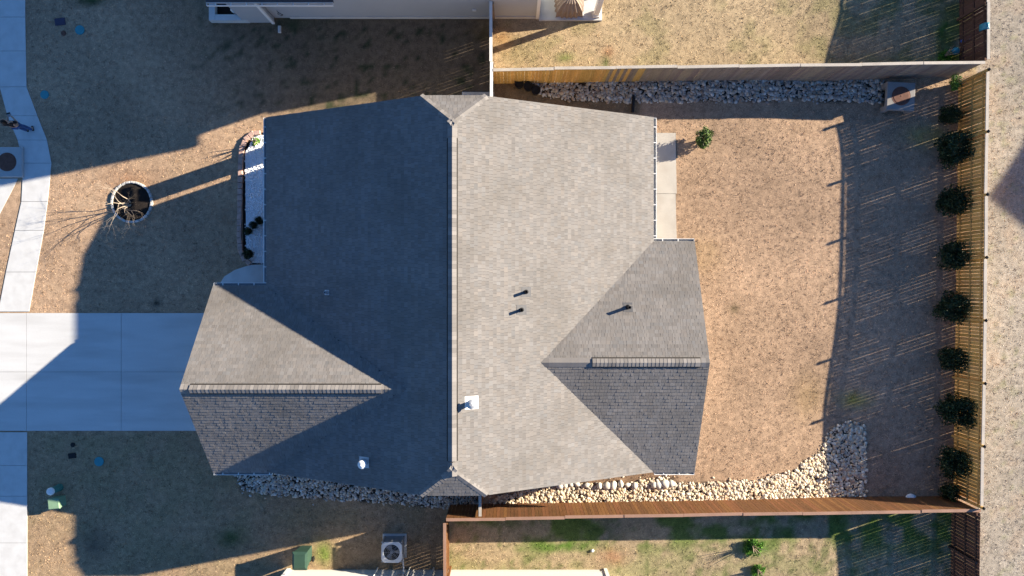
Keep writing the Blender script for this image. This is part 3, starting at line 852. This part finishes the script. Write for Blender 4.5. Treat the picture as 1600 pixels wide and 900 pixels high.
# ------------------------------------------------------------------ river rock, gravel, mulch
def ico():
    t = (1 + 5 ** .5) / 2
    v = [(-1, t, 0), (1, t, 0), (-1, -t, 0), (1, -t, 0), (0, -1, t), (0, 1, t), (0, -1, -t), (0, 1, -t), (t, 0, -1), (t, 0, 1), (-t, 0, -1), (-t, 0, 1)]
    f = [(0, 11, 5), (0, 5, 1), (0, 1, 7), (0, 7, 10), (0, 10, 11), (1, 5, 9), (5, 11, 4), (11, 10, 2), (10, 7, 6), (7, 1, 8), (3, 9, 4), (3, 4, 2), (3, 2, 6), (3, 6, 8), (3, 8, 9), (4, 9, 5), (2, 4, 11), (6, 2, 10), (8, 6, 7), (9, 8, 1)]
    v = [Vector(p).normalized() for p in v]
    mid = {}; F = []
    def md(a, b):
        k = (min(a, b), max(a, b))
        if k not in mid: v.append(((v[a] + v[b]) / 2).normalized()); mid[k] = len(v) - 1
        return mid[k]
    for a, b, c in f:
        x, y, z = md(a, b), md(b, c), md(c, a); F += [(a, x, z), (b, y, x), (c, z, y), (x, y, z)]
    return np.array([tuple(p) for p in v]), np.array(F)
IV, IF = ico()
PAL = np.array([(0.50, 0.47, 0.41), (0.58, 0.53, 0.45), (0.40, 0.37, 0.33), (0.52, 0.43, 0.32), (0.33, 0.31, 0.29), (0.62, 0.60, 0.55), (0.42, 0.32, 0.24)])

def rocks(name, poly, dens, r0, r1, mat, label, cat, pal=PAL, z_extra=0.0, flat=.62):
    xs = [p[0] for p in poly]; ys = [p[1] for p in poly]
    area = (max(xs) - min(xs)) * (max(ys) - min(ys)) * S * S
    n = int(area * dens)
    px = rng.uniform(min(xs), max(xs), n); py = rng.uniform(min(ys), max(ys), n)
    edge = rng.normal(0, 1.6, (2, n)) * np.where(rng.random(n) < .06, 5.0, 1.0)
    k = inpoly(px + edge[0], py + edge[1], poly); px = px[k]; py = py[k]
    x = (px - 800) * S; y = (450 - py) * S; n = len(x)
    r = r0 + (r1 - r0) * rng.random(n) ** 2.2
    sc = np.stack([r * rng.uniform(.8, 1.35, n), r * rng.uniform(.75, 1.1, n), r * flat * rng.uniform(.8, 1.2, n)], 1)
    a = rng.uniform(0, 2 * np.pi, n)
    base = IV[None] * (1 + rng.normal(0, .09, (n, len(IV), 1)))
    v = base * sc[:, None, :]
    vx = v[:, :, 0] * np.cos(a)[:, None] - v[:, :, 1] * np.sin(a)[:, None]
    vy = v[:, :, 0] * np.sin(a)[:, None] + v[:, :, 1] * np.cos(a)[:, None]
    z = ground_z(x, y) + sc[:, 2] * rng.uniform(.3, .9, n) + z_extra
    V = np.stack([vx + x[:, None], vy + y[:, None], v[:, :, 2] + z[:, None]], 2).reshape(-1, 3)
    F = (IF[None] + (np.arange(n) * len(IV))[:, None, None]).reshape(-1, 3)
    col = pal[rng.integers(0, len(pal), n)] * rng.uniform(.75, 1.2, (n, 1))
    o = np_mesh(name, V, F, np.repeat(col, len(IV), axis=0), mat, True)
    return tag(o, label, cat, kind='stuff')
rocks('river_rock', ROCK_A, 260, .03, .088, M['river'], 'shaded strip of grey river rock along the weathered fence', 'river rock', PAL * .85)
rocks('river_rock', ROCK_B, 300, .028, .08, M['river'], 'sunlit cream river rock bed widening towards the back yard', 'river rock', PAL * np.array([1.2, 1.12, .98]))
rocks('river_rock', ROCK_C, 270, .03, .075, M['river'], 'shaded river rock strip below the garage eave', 'river rock')
rocks('white_gravel', GRAVEL, 420, .018, .042, M['gravel'], 'white marble gravel filling the front flower bed', 'gravel', np.ones((1, 3)), .02)
q = ccw(gp(BED)); m = MB(); m.add([(x, y, .004) for x, y in q], [tuple(range(len(q)))])
tag(m.build('bed_soil', M['soil']), kind='structure')
q = ccw(gp(GRAVEL)); m = MB(); m.add([(x, y, .008) for x, y in q], [tuple(range(len(q)))])
tag(m.build('gravel_bed_base', M['gravel']), kind='structure')

def stone_mesh(r, seed, tone):
    g = np.random.default_rng(seed)
    v = IV * (1 + g.normal(0, .08, (len(IV), 1))) * np.array([r * g.uniform(.9, 1.25), r * g.uniform(.8, 1.0), r * .7])
    m = MB(); m.col = tone; m.add([tuple(p) for p in v], [tuple(int(i) for i in f) for f in IF])
    return m.mesh('stone', True)
bs = [(875, 759), (882.5, 757), (891, 755.5), (901, 755.5), (916, 757), (936, 758.5), (947.5, 758.5), (957.5, 757.5), (969.5, 755), (980, 757), (991, 758), (1021, 757), (1028, 757), (1038.5, 755.5), (1048.5, 755)]
for k, (a, b) in enumerate(bs):
    me = stone_mesh(random.uniform(.12, .19), k, tuple(PAL[k % 2] * random.uniform(1.0, 1.3))); me.materials.append(M['river'])
    o = bpy.data.objects.new('border_stone', me); C.objects.link(o); q = P(a, b); o.location = (q.x, q.y, .08); o.rotation_euler = (0, 0, random.uniform(0, 6))
    tag(o, 'large pale border stone in the row edging the sunlit rock bed', 'stone', 'border stones along the sunlit rock bed')
for a, b, r, lab in ((1422, 777, .2, 'lone white stone in the shade at the foot of the red fence'), (925.5, 860, .08, 'small white stone lying in the weedy yard below red fence')):
    me = stone_mesh(r, int(a), (.75, .75, .75)); me.materials.append(M['river'])
    o = bpy.data.objects.new('white_stone', me); C.objects.link(o); q = P(a, b); o.location = (q.x, q.y, float(ground_z(q.x, q.y)) + r * .45); tag(o, lab, 'stone')

# ------------------------------------------------------------------ front bed edging, tree ring
def paver_mesh(sx, sy, sz, mat):
    m = MB(); m.bevbox(0, 0, -.03, sx, sy, sz + .03, .018); me = m.mesh('block'); me.materials.append(mat); return me
def blocks_along(name, label, pts, spacing, sx, sy, sz, mats, closed=False):
    pts = [Vector(P(a, b)) for a, b in pts]
    root = tag(empty(name, (pts[0] if not closed else sum(pts, Vector()) / len(pts))), label, 'edging')
    ms = [paver_mesh(sx * random.uniform(.93, 1.03), sy * random.uniform(.94, 1.06), sz * random.uniform(.9, 1.1), mt) for mt in mats for _ in range(2)]
    if closed: pts.append(pts[0])
    seg = [(pts[i + 1] - pts[i]).length for i in range(len(pts) - 1)]; tot = sum(seg); n = round(tot / spacing)
    for k in range(n):
        t = (k + .5) * tot / n; i = 0
        while t > seg[i] and i < len(seg) - 1: t -= seg[i]; i += 1
        d = (pts[i + 1] - pts[i]).normalized(); p = pts[i] + d * t
        o = bpy.data.objects.new('block', random.choice(ms)); C.objects.link(o); o.parent = root
        o.location = p - Vector(root.location); o.rotation_euler = (0, 0, math.atan2(d.y, d.x) + random.uniform(-.06, .06))
    return root
blocks_along('bed_edging', 'curved row of reddish tumbled blocks edging the white gravel bed', [(408, 208), (396, 209), (386, 217), (379, 232), (377, 260), (376, 320), (375, 370), (377, 392), (383, 405), (393, 413)], .27, .255, .19, .14, [M['paver'], M['paver']])
ringp = [(RING[0] + 31 * math.cos(t * math.pi / 16), RING[1] + 31 * math.sin(t * math.pi / 16)) for t in range(32)]
ring = blocks_along('tree_ring', 'ring of pale stone blocks around the bare tree in the front lawn', ringp, .2, .185, .095, .11, [M['paver_pale'], M['paver_pale']], True)
c = P(RING[0], RING[1]); m = MB()
m.lathe(c.x, c.y, [(.84, -.02), (.84, .04), (.5, .09), (.15, .11)], 28); m.build('mulch', M['soil'], ring)

# ------------------------------------------------------------------ plants
def leaf_cloud(n, rx, ry, rz, zc, leaf, cols, seed, lumps=14):
    g = np.random.default_rng(seed)
    lc = g.normal(0, 1, (lumps, 3)); lc /= np.linalg.norm(lc, axis=1)[:, None]; lc *= g.uniform(.35, .8, (lumps, 1))
    lr = g.uniform(.22, .42, lumps)
    k = g.integers(0, lumps, n); d = g.normal(0, 1, (n, 3)); d /= np.linalg.norm(d, axis=1)[:, None]
    p = lc[k] + d * (lr[k] * g.uniform(.6, 1.08, n) )[:, None]
    p = p * np.array([rx, ry, rz]); p[:, 2] += zc; p[:, 2] = np.maximum(p[:, 2], .03)
    u = g.normal(0, 1, (n, 3)); u /= np.linalg.norm(u, axis=1)[:, None]
    w = np.cross(u, d + g.normal(0, .5, (n, 3))); w /= np.linalg.norm(w, axis=1)[:, None] + 1e-6
    s = leaf * g.uniform(.6, 1.3, n)[:, None]
    V = np.stack([p - u * s, p + w * s * .45, p + u * s, p - w * s * .45], 1).reshape(-1, 3)
    i = np.arange(n) * 4
    F = np.concatenate([np.stack([i, i + 1, i + 2], 1), np.stack([i, i + 2, i + 3], 1)])
    cols = np.array(cols); c = cols[g.integers(0, len(cols), n)] * g.uniform(.65, 1.35, (n, 1)) * (0.8 + .4 * g.random(lumps))[k][:, None]
    return V, F, np.repeat(c, 4, axis=0)

def stems(zc, r, seed, n=7):
    g = random.Random(seed); m = MB()
    for k in range(n):
        a = g.uniform(0, 6.28); q = g.uniform(.3, .8) * r
        m.tube([(0, 0, -.05), (q * .4 * math.cos(a), q * .4 * math.sin(a), zc * .6), (q * math.cos(a), q * math.sin(a), zc * 1.1)], [.022, .016, .006], 5)
    return m
SHR = []
for sd_ in range(3):
    V, F, c = leaf_cloud(4200, .66, .66, .72, .78, .05, [(0.018, 0.034, 0.010), (0.03, 0.048, 0.014), (0.013, 0.026, 0.009)], 40 + sd_, 46)
    o = np_mesh('foliage', V, F, c, M['leaf']); C.objects.unlink(o); SHR.append(o)
def shrub(loc, sc, label, proto, group=None, name='evergreen_shrub', rz=0.0):
    r = tag(empty(name, loc), label, 'shrub', group)
    f = bpy.data.objects.new('foliage', proto.data); C.objects.link(f); f.parent = r; f.scale = sc; f.rotation_euler = (0, 0, rz)
    st = stems(.75 * sc[2], .5 * sc[0], int(abs(loc[1]) * 10)); s_ = st.build('stem', M['bark']); s_.parent = r
    return r
ORD = ['first', 'second', 'third', 'fourth', 'fifth', 'sixth', 'seventh']
row = [(1475, 238), (1475, 317), (1472, 401), (1473, 481), (1476, 559), (1477, 636), (1476, 716)]
for k, (a, b) in enumerate(row):
    p = P(a, b); z = float(ground_z(p.x, p.y)); s_ = (1.24, 1.08, 1.0, 1.13, 1.0, 1.22, 1.12)[k]
    shrub((p.x, p.y, z), (s_, s_ * random.uniform(.95, 1.1), s_ * random.uniform(.78, .9)), ORD[k] + ' rounded evergreen shrub along the cedar fence, counted from the yard drain', SHR[k % 3], 'evergreen shrubs along the cedar fence', rz=random.uniform(0, 6))
p = P(1472, 185); shrub((p.x, p.y, float(ground_z(p.x, p.y))), (.8, .75, .8), 'low dark evergreen shrub nearest the concrete yard drain', SHR[1])
p = P(1470, 762); shrub((p.x, p.y, float(ground_z(p.x, p.y))), (.62, .7, .8), 'dark shrub tucked into the corner of cedar and red fences', SHR[2])
V, F, c = leaf_cloud(1500, .36, .36, .34, .42, .035, [(0.10, 0.22, 0.03), (0.15, 0.28, 0.05), (0.07, 0.16, 0.03)], 5, 14)
lit = np_mesh('foliage', V, F, c, M['leaf']); C.objects.unlink(lit)
p = P(1485, 133); shrub((p.x, p.y, 0), (1.15, 1.0, 1.1), 'small bright green bush at the gap between two fences', lit)
V, F, c = leaf_cloud(2600, .42, .46, .42, .50, .038, [(0.055, 0.12, 0.02), (0.10, 0.17, 0.03), (0.035, 0.075, 0.016), (0.14, 0.18, 0.05)], 8, 18)
o_ = np_mesh('foliage', V, F, c, M['leaf']); C.objects.unlink(o_)
p = P(1095, 219); shrub((p.x, p.y, 0), (1.22, 1.22, 1.05), 'leafy green bush standing alone beside the back patio', o_)
V, F, c = leaf_cloud(700, .24, .24, .18, .2, .035, [(0.16, 0.34, 0.03), (0.22, 0.42, 0.05), (0.10, 0.24, 0.02)], 9, 10)
o_ = np_mesh('foliage', V, F, c, M['leaf']); C.objects.unlink(o_)
p = P(402, 224); shrub((p.x, p.y, .02), (1, 1, 1), 'lime green bush at the top end of the white gravel bed', o_, name='garden_bush')
p = P(393, 397); shrub((p.x, p.y, .02), (.38, .38, .5), 'small dark bush at the porch end of the white gravel bed', SHR[0], name='garden_bush')
for k, (a, b) in enumerate(((392, 362), (401, 353), (410, 346))):
    p = P(a, b); shrub((p.x, p.y, .02), (.3, .3, .42), ('low dark bush in the white gravel right beside the edging blocks', 'low dark bush in the white gravel between two like it', 'low dark bush in the white gravel right beside the eave')[k], SHR[k], 'dark bushes in the white gravel', name='garden_bush')
V, F, c = leaf_cloud(1100, .5, .42, .2, .16, .05, [(0.09, 0.24, 0.02), (0.14, 0.30, 0.04), (0.06, 0.17, 0.02)], 12, 16)
o_ = np_mesh('foliage', V, F, c, M['leaf']); C.objects.unlink(o_)
for (a, b), s_, lab in (((1175, 852), 1.0, 'spreading bright green weed clump below the red fence'), ((1183, 889), .75, 'smaller green weed clump out in the weedy yard'), ((1475, 88), .7, 'yellow green weed clump in the shaded grey house yard')):
    p = P(a, b); shrub((p.x, p.y, float(ground_z(p.x, p.y))), (s_, s_, s_), lab, o_, name='weed_clump')

def tree():
    base = P(205, 319)
    r = tag(empty('bare_tree', (base.x, base.y, .08)), 'leafless multi stemmed young tree growing in the stone ring', 'tree')
    g = random.Random(3); tr = MB(); br = MB()
    def grow(p, d, L, rad, depth, mb):
        pts = [p]; rr = [rad]; q = Vector(p); dd = Vector(d)
        for k in range(4):
            dd = (dd + Vector((g.gauss(0, .26), g.gauss(0, .26), g.gauss(.06 - .07 * depth, .12)))).normalized()
            q = q + dd * L / 4; pts.append(q.copy()); rr.append(rad * (1 - .16 * (k + 1)))
        mb.tube(pts, rr, 6 if depth < 2 else 4)
        if depth < 4:
            for k in range(3 if depth else 3):
                i = g.choice((2, 3, 4)) if k else 4
                a = g.uniform(0, 6.28); sp = .55 if depth else .4
                nd = (dd + Vector((math.cos(a) * sp, math.sin(a) * sp, g.uniform(-.1, .25)))).normalized()
                grow(pts[i], nd, L * g.uniform(.55, .8), rr[i] * .68, depth + 1, br)
    for k in range(5):
        a = k * 1.256 + g.uniform(-.3, .3)
        grow(Vector((base.x + .05 * math.cos(a), base.y + .05 * math.sin(a), .04)), Vector((-.10 + .30 * math.cos(a), -.22 + .26 * math.sin(a), 1)).normalized(), 1.25, .026, 0, tr)
    tr.build('trunk', M['bark'], r); br.build('branch', M['bark'], r)
tree()

# ------------------------------------------------------------------ small yard objects
for k, (a, b) in enumerate(((811, 134), (825, 138), (837, 144))):
    p = P(a, b); m = MB(); m.lathe(p.x, p.y, [(.15, 0), (.19, .34), (.205, .34), (.205, .37), (.175, .37), (.165, .30), (.02, .29)], 18)
    tag(m.build('plant_pot', M['black']), ('round black pot closest to the white capped side fence', 'round black pot between two others at the rock strip', 'round black pot touching the shaded river rock strip')[k], 'pot', 'black pots by the fence')
m = MB(); a, b = P(988, 176), P(989, 155)
m.tube([(a.x, a.y, .07), (b.x, b.y, .06), (b.x + .01, b.y + .15, .05)], .065, 12); tag(m.build('drain_pipe', M['black']), 'black corrugated downspout pipe pointing at the shaded rocks', 'pipe')
m = MB(); a = P(747, 153); m.bevbox(a.x, a.y - .2, -.02, 1.4, .9, .1, .02); tag(m.build('equipment_pad', M['concrete']), 'concrete pad partly tucked under the clipped gable', 'concrete pad')

def lid(px, py, kind, label, mat, r=.2):
    p = P(px, py); m = MB(); c = MB()
    o = tag(empty('ground_box', (p.x, p.y, 0)), label, 'ground box')
    if kind == 'round':
        m.lathe(p.x, p.y, [(r, -.02), (r, .022), (r - .01, .026)], 18); c.lathe(p.x, p.y, [(r - .02, .02), (r - .02, .034), (.03, .036)], 18)
    else:
        m.bevbox(p.x, p.y, -.02, r * 2.1, r * 1.45, .045, .008, .12); c.bevbox(p.x, p.y, .02, r * 1.95, r * 1.3, .016, .006, .12)
    m.build('rim', mat, o); lo = c.build('cover', mat, o)
    m = MB(); m.box(p.x, p.y + r * .4, .034, .07, .02, .006); m.build('lift_slot', M['dark'], lo)
lid(94, 34, 'box', 'dark rectangular water meter lid in the shaded front lawn', M['lid_navy'], .22)
lid(99.5, 52, 'round', 'small brown round lid beside the dark rectangular meter lid', M['iron'], .11)
lid(125, 47, 'round', 'teal round lid beside the dark rectangular meter lid', M['lid_teal'], .21)
lid(70, 148, 'round', 'teal round lid beside the bend of the sidewalk', M['lid_teal'], .19)
lid(155, 721, 'round', 'teal round lid in the lawn below the driveway', M['lid_teal'], .21)
lid(114, 695, 'round', 'small black round lid close to the driveway', M['black'], .10)
lid(113, 712, 'box', 'small black rectangular lid in the lawn below the driveway', M['black'], .16)

p = P(95, 782); m = MB(); r = tag(empty('utility_cabinet', (p.x, p.y, 0)), 'pale green square utility cabinet at the sunlit lawn edge', 'utility box')
m.bevbox(p.x, p.y, -.02, .46, .42, .44, .03, .1); m.build('body', M['pedestal'], r)
m = MB(); m.bevbox(p.x, p.y, .42, .5, .46, .07, .03, .1); m.build('lid', M['pedestal'], r)
p = P(93.5, 761.5); r = tag(empty('utility_pedestal', (p.x, p.y, 0)), 'dark green round utility pedestal with a white domed top', 'utility post')
m = MB(); m.lathe(p.x, p.y, [(.17, -.02), (.165, .06), (.15, .08), (.145, .58)], 18); m.build('post', M['pedestal_dark'], r, True)
m = MB(); m.lathe(p.x, p.y, [(.165, .57), (.165, .62), (.13, .68), (.04, .71)], 18); m.build('cap', M['white'], r)

# air conditioner
p = P(617, 852); r = tag(empty('air_conditioner', (p.x, p.y, 0)), 'square air conditioning condenser with round fan grille beside the pale wall', 'air conditioner')
m = MB(); m.bevbox(p.x, p.y, -.02, 1.05, 1.05, .1, .02); m.build('pad', M['concrete'], r)
m = MB()
for a in (-.41, .41):
    for b in (-.41, .41): m.box(p.x + a, p.y + b, .08, .06, .06, .70)
m.box(p.x, p.y, .08, .88, .88, .06); m.build('frame', M['steel'], r)
m = MB()
for k in range(13):
    z = .16 + k * .046
    for sx, sy, ox, oy in ((.76, .015, 0, .42), (.76, .015, 0, -.42), (.015, .76, .42, 0), (.015, .76, -.42, 0)): m.box(p.x + ox, p.y + oy, z, sx, sy, .022)
m.build('louvre', M['steel'], r)
m = MB(); m.box(p.x, p.y, .14, .74, .74, .5); m.build('coil', M['vent_black'], r)
m = MB(); n = 32; vs = []
for z in (.78, .82):
    for k in range(n):
        t = 2 * math.pi * k / n; q = .44 / max(abs(math.cos(t)), abs(math.sin(t))) ; q = min(q, .54)
        vs.append((p.x + q * math.cos(t), p.y + q * math.sin(t), z)); 
    for k in range(n):
        t = 2 * math.pi * k / n; vs.append((p.x + .34 * math.cos(t), p.y + .34 * math.sin(t), z))
fs = []
for k in range(n):
    j = (k + 1) % n
    fs += [(2 * n + k, 2 * n + j, 3 * n + j, 3 * n + k), (k, n + k, n + j, j), (k, j, 2 * n + j, 2 * n + k), (n + k, 3 * n + k, 3 * n + j, n + j)]
m.add(vs, fs); m.build('top_cover', M['white'], r)
m = MB()
for q in (.07, .14, .21, .28):
    m.tube([(p.x + q * math.cos(t * .3927), p.y + q * math.sin(t * .3927), .81) for t in range(17)], .006, 4)
for k in range(8):
    t = k * math.pi / 4; m.tube([(p.x, p.y, .812), (p.x + .35 * math.cos(t), p.y + .35 * math.sin(t), .812)], .006, 4)
m.build('grille', M['steel'], r)
m = MB()
for k in range(3):
    t = k * 2.094; pts = []
    for w, dz_ in ((-.35, 0), (.35, .07)):
        for q in (.06, .32): pts.append((p.x + q * math.cos(t + w), p.y + q * math.sin(t + w), .70 + dz_))
    m.add(pts, [(0, 1, 3, 2)])
m.lathe(p.x, p.y, [(.08, .66), (.08, .77), (.02, .78)], 12); m.build('fan', M['grey'], r)

# wheeled refuse bin
p = P(480, 861); r = tag(empty('refuse_bin', (p.x, p.y, 0)), 'dark green wheeled refuse bin with a small white mark on the lid', 'bin')
m = MB(); vs = []
for z, s_ in ((.05, .78), (.98, 1.0), (1.02, 1.06)):
    for a, b in ((-1, -1), (1, -1), (1, 1), (-1, 1)): vs.append((p.x + a * .29 * s_, p.y + b * .34 * s_, z))
m.add(vs, [(3, 2, 1, 0), (8, 9, 10, 11)] + [(l + k, l + (k + 1) % 4, l + 4 + (k + 1) % 4, l + 4 + k) for l in (0, 4) for k in range(4)]); m.build('body', M['bin'], r)
m = MB(); vs = []
for z, s_ in ((1.022, 1.1), (1.05, 1.1), (1.10, .8)):
    for a, b in ((-1, -1), (1, -1), (1, 1), (-1, 1)): vs.append((p.x + a * .29 * s_, p.y + b * .35 * s_ - .01, z))
m.add(vs, [(3, 2, 1, 0), (8, 9, 10, 11)] + [(l + k, l + (k + 1) % 4, l + 4 + (k + 1) % 4, l + 4 + k) for l in (0, 4) for k in range(4)]); lid_o = m.build('lid', M['bin'], r)
m = MB(); m.box(p.x - .02, p.y + .02, 1.1005, .2, .028, .003, .1); m.box(p.x - .02, p.y - .05, 1.1005, .09, .06, .003, .5); m.build('mark', M['white'], lid_o)
m = MB(); m.tube([(p.x - .27, p.y - .42, .98), (p.x + .27, p.y - .42, .98)], .018, 8); m.build('handle', M['bin'], r)
for a in (-.3, .3):
    m = MB(); m.tube([(p.x + a - .03, p.y - .3, .12), (p.x + a + .03, p.y - .3, .12)], .12, 16); m.build('wheel', M['black'], r)

# bits in the grey house yard
def ball(px, py, z, r, mat, label, name, cat):
    p = P(px, py, z); m = MB(); m.add([tuple(v * r) for v in IV], [tuple(int(i) for i in f) for f in IF]); o = m.build(name, mat, None, True); o.location = p; tag(o, label, cat)
ball(1493, 80, .17, .17, M['teal'], 'teal ball on the shaded ground by the brown fence', 'play_ball', 'ball')
g = empty('toy_bucket', P(1503, 66)); tag(g, 'blue toy bucket standing at the foot of the brown fence', 'toy')
q = g.location; m = MB(); m.lathe(q.x, q.y, [(.1, -.02), (.15, .26), (.16, .26), (.16, .28), (.13, .28), (.09, .04)], 14); m.build('bucket', M['blue'], g)
m = MB(); m.tube([(q.x - .15, q.y, .26), (q.x - .1, q.y + .14, .3), (q.x + .1, q.y + .14, .3), (q.x + .15, q.y, .26)], .012, 6); m.build('handle', M['blue'], g)
m = MB(); q = P(1544, 40, 1.88); vs = []; fs = []; nn = 9
for i in range(nn):
    for j in range(5):
        u = (i - 4) / 4; vs.append((q.x + u * .17, q.y + (j - 2) * .07 + .015 * math.sin(i), 1.895 - max(0, abs(u) - .35) ** 1.1 * .5 + .012 * math.sin(j * 2 + i)))
for i in range(nn - 1):
    for j in range(4): a = i * 5 + j; fs.append((a, a + 5, a + 6, a + 1))
m.add(vs, fs); o = m.build('towel', M['teal'], None, True); so = o.modifiers.new('thick', 'SOLIDIFY'); so.thickness = .012
tag(o, 'teal cloth hung over the top rail of the brown fence', 'towel')

# ------------------------------------------------------------------ person with controller
def skinned(name, verts, edges, radii, mat, parent, root=0, sub=2):
    me = bpy.data.meshes.new(name); me.from_pydata(verts, edges, [])
    o = bpy.data.objects.new(name, me); C.objects.link(o); o.parent = parent
    sk = o.modifiers.new('skin', 'SKIN'); sk.use_smooth_shade = True
    me.skin_vertices.new() if not me.skin_vertices else None
    for i, rr in enumerate(radii):
        sv = me.skin_vertices[0].data[i]; sv.radius = rr if isinstance(rr, tuple) else (rr, rr); sv.use_root = (i == root)
    s_ = o.modifiers.new('sub', 'SUBSURF'); s_.levels = sub; s_.render_levels = sub
    me.materials.append(mat); return o
base = P(49, 204); base.z = .03
person = tag(empty('person', base), 'person in black top and blue jeans standing on the sidewalk holding a controller', 'person')
person.rotation_euler = (0, 0, .25)
# local frame: faces +Y
bv = [(0, 0, .95), (0, -.01, 1.15), (0, -.02, 1.36), (0, 0, 1.47), (0, .02, 1.54), (0, .03, 1.64), (0, .02, 1.72),
      (.17, -.01, 1.38), (.24, .02, 1.14), (.11, .27, 1.15), (.07, .33, 1.17), (-.17, -.01, 1.38), (-.24, .02, 1.14), (-.11, .27, 1.15), (-.07, .33, 1.17),
      (.095, 0, .88), (.11, .02, .48), (.115, -.02, .09), (.125, .13, .04), (-.095, 0, .88), (-.11, .03, .48), (-.115, .0, .09), (-.125, .15, .04)]
be = [(0, 1), (1, 2), (2, 3), (3, 4), (4, 5), (5, 6), (2, 7), (7, 8), (8, 9), (9, 10), (2, 11), (11, 12), (12, 13), (13, 14), (0, 15), (15, 16), (16, 17), (17, 18), (0, 19), (19, 20), (20, 21), (21, 22)]
br_ = [(.15, .11), (.13, .10), (.15, .105), .058, .075, .095, .07, .06, .045, .034, .035, .06, .045, .034, .035, .085, .058, .045, .035, .085, .058, .045, .035]
skinned('body', bv, be, br_, M['skin'], person)
skinned('shirt', [bv[i] for i in (1, 2, 7, 8, 11, 12)] + [(0, -.015, 1.43), (0, 0, 1.0)], [(0, 1), (1, 2), (2, 3), (1, 4), (4, 5), (1, 6), (0, 7)], [(.145, .115), (.165, .12), .072, .058, .072, .058, .07, (.155, .12)], M['shirt'], person)
skinned('jeans', [bv[i] for i in (0, 15, 16, 17, 19, 20, 21)], [(0, 1), (1, 2), (2, 3), (0, 4), (4, 5), (5, 6)], [(.14, .115), .098, .072, .06, .098, .072, .06], M['denim'], person)
for s_, i in ((1, 17), (-1, 21)):
    a = Vector(bv[i]); skinned('shoe', [(a.x, a.y - .05, .045), (a.x, a.y + .08, .045), (a.x + s_ * .012, a.y + .19, .038)], [(0, 1), (1, 2)], [(.05, .05), (.052, .048), (.045, .036)], M['black'], person)
skinned('hair', [(0, -.02, 1.60), (0, -.01, 1.70), (0, .035, 1.745), (0, -.07, 1.50)], [(0, 1), (1, 2), (0, 3)], [(.105, .09), (.098, .1), (.075, .06), (.07, .05)], M['hair'], person)
for s_ in (1, -1):
    for k in range(4):
        y0 = .345 + k * .012; skinned('finger', [(s_ * (.075 - .004 * k), y0 - .01, 1.185 - k * .014), (s_ * .06, y0 + .045, 1.19 - k * .014), (s_ * .03, y0 + .05, 1.185 - k * .014)], [(0, 1), (1, 2)], [.011, .010, .008], M['skin'], person, sub=1)
    skinned('finger', [(s_ * .07, .33, 1.20), (s_ * .045, .35, 1.225), (s_ * .025, .375, 1.225)], [(0, 1), (1, 2)], [.012, .011, .009], M['skin'], person, sub=1)
ctl = empty('controller', base); ctl.rotation_euler = person.rotation_euler
tag(ctl, 'dark drone controller held in the hands of the person', 'controller')
m = MB(); m.bevbox(0, .37, 1.175, .17, .10, .035, .01); b_ = m.build('body', M['grey']); b_.parent = ctl
m = MB(); m.bevbox(0, .45, 1.185, .16, .08, .02, .006); b_ = m.build('screen', M['glass']); b_.parent = ctl

print('objects', len(bpy.data.objects))
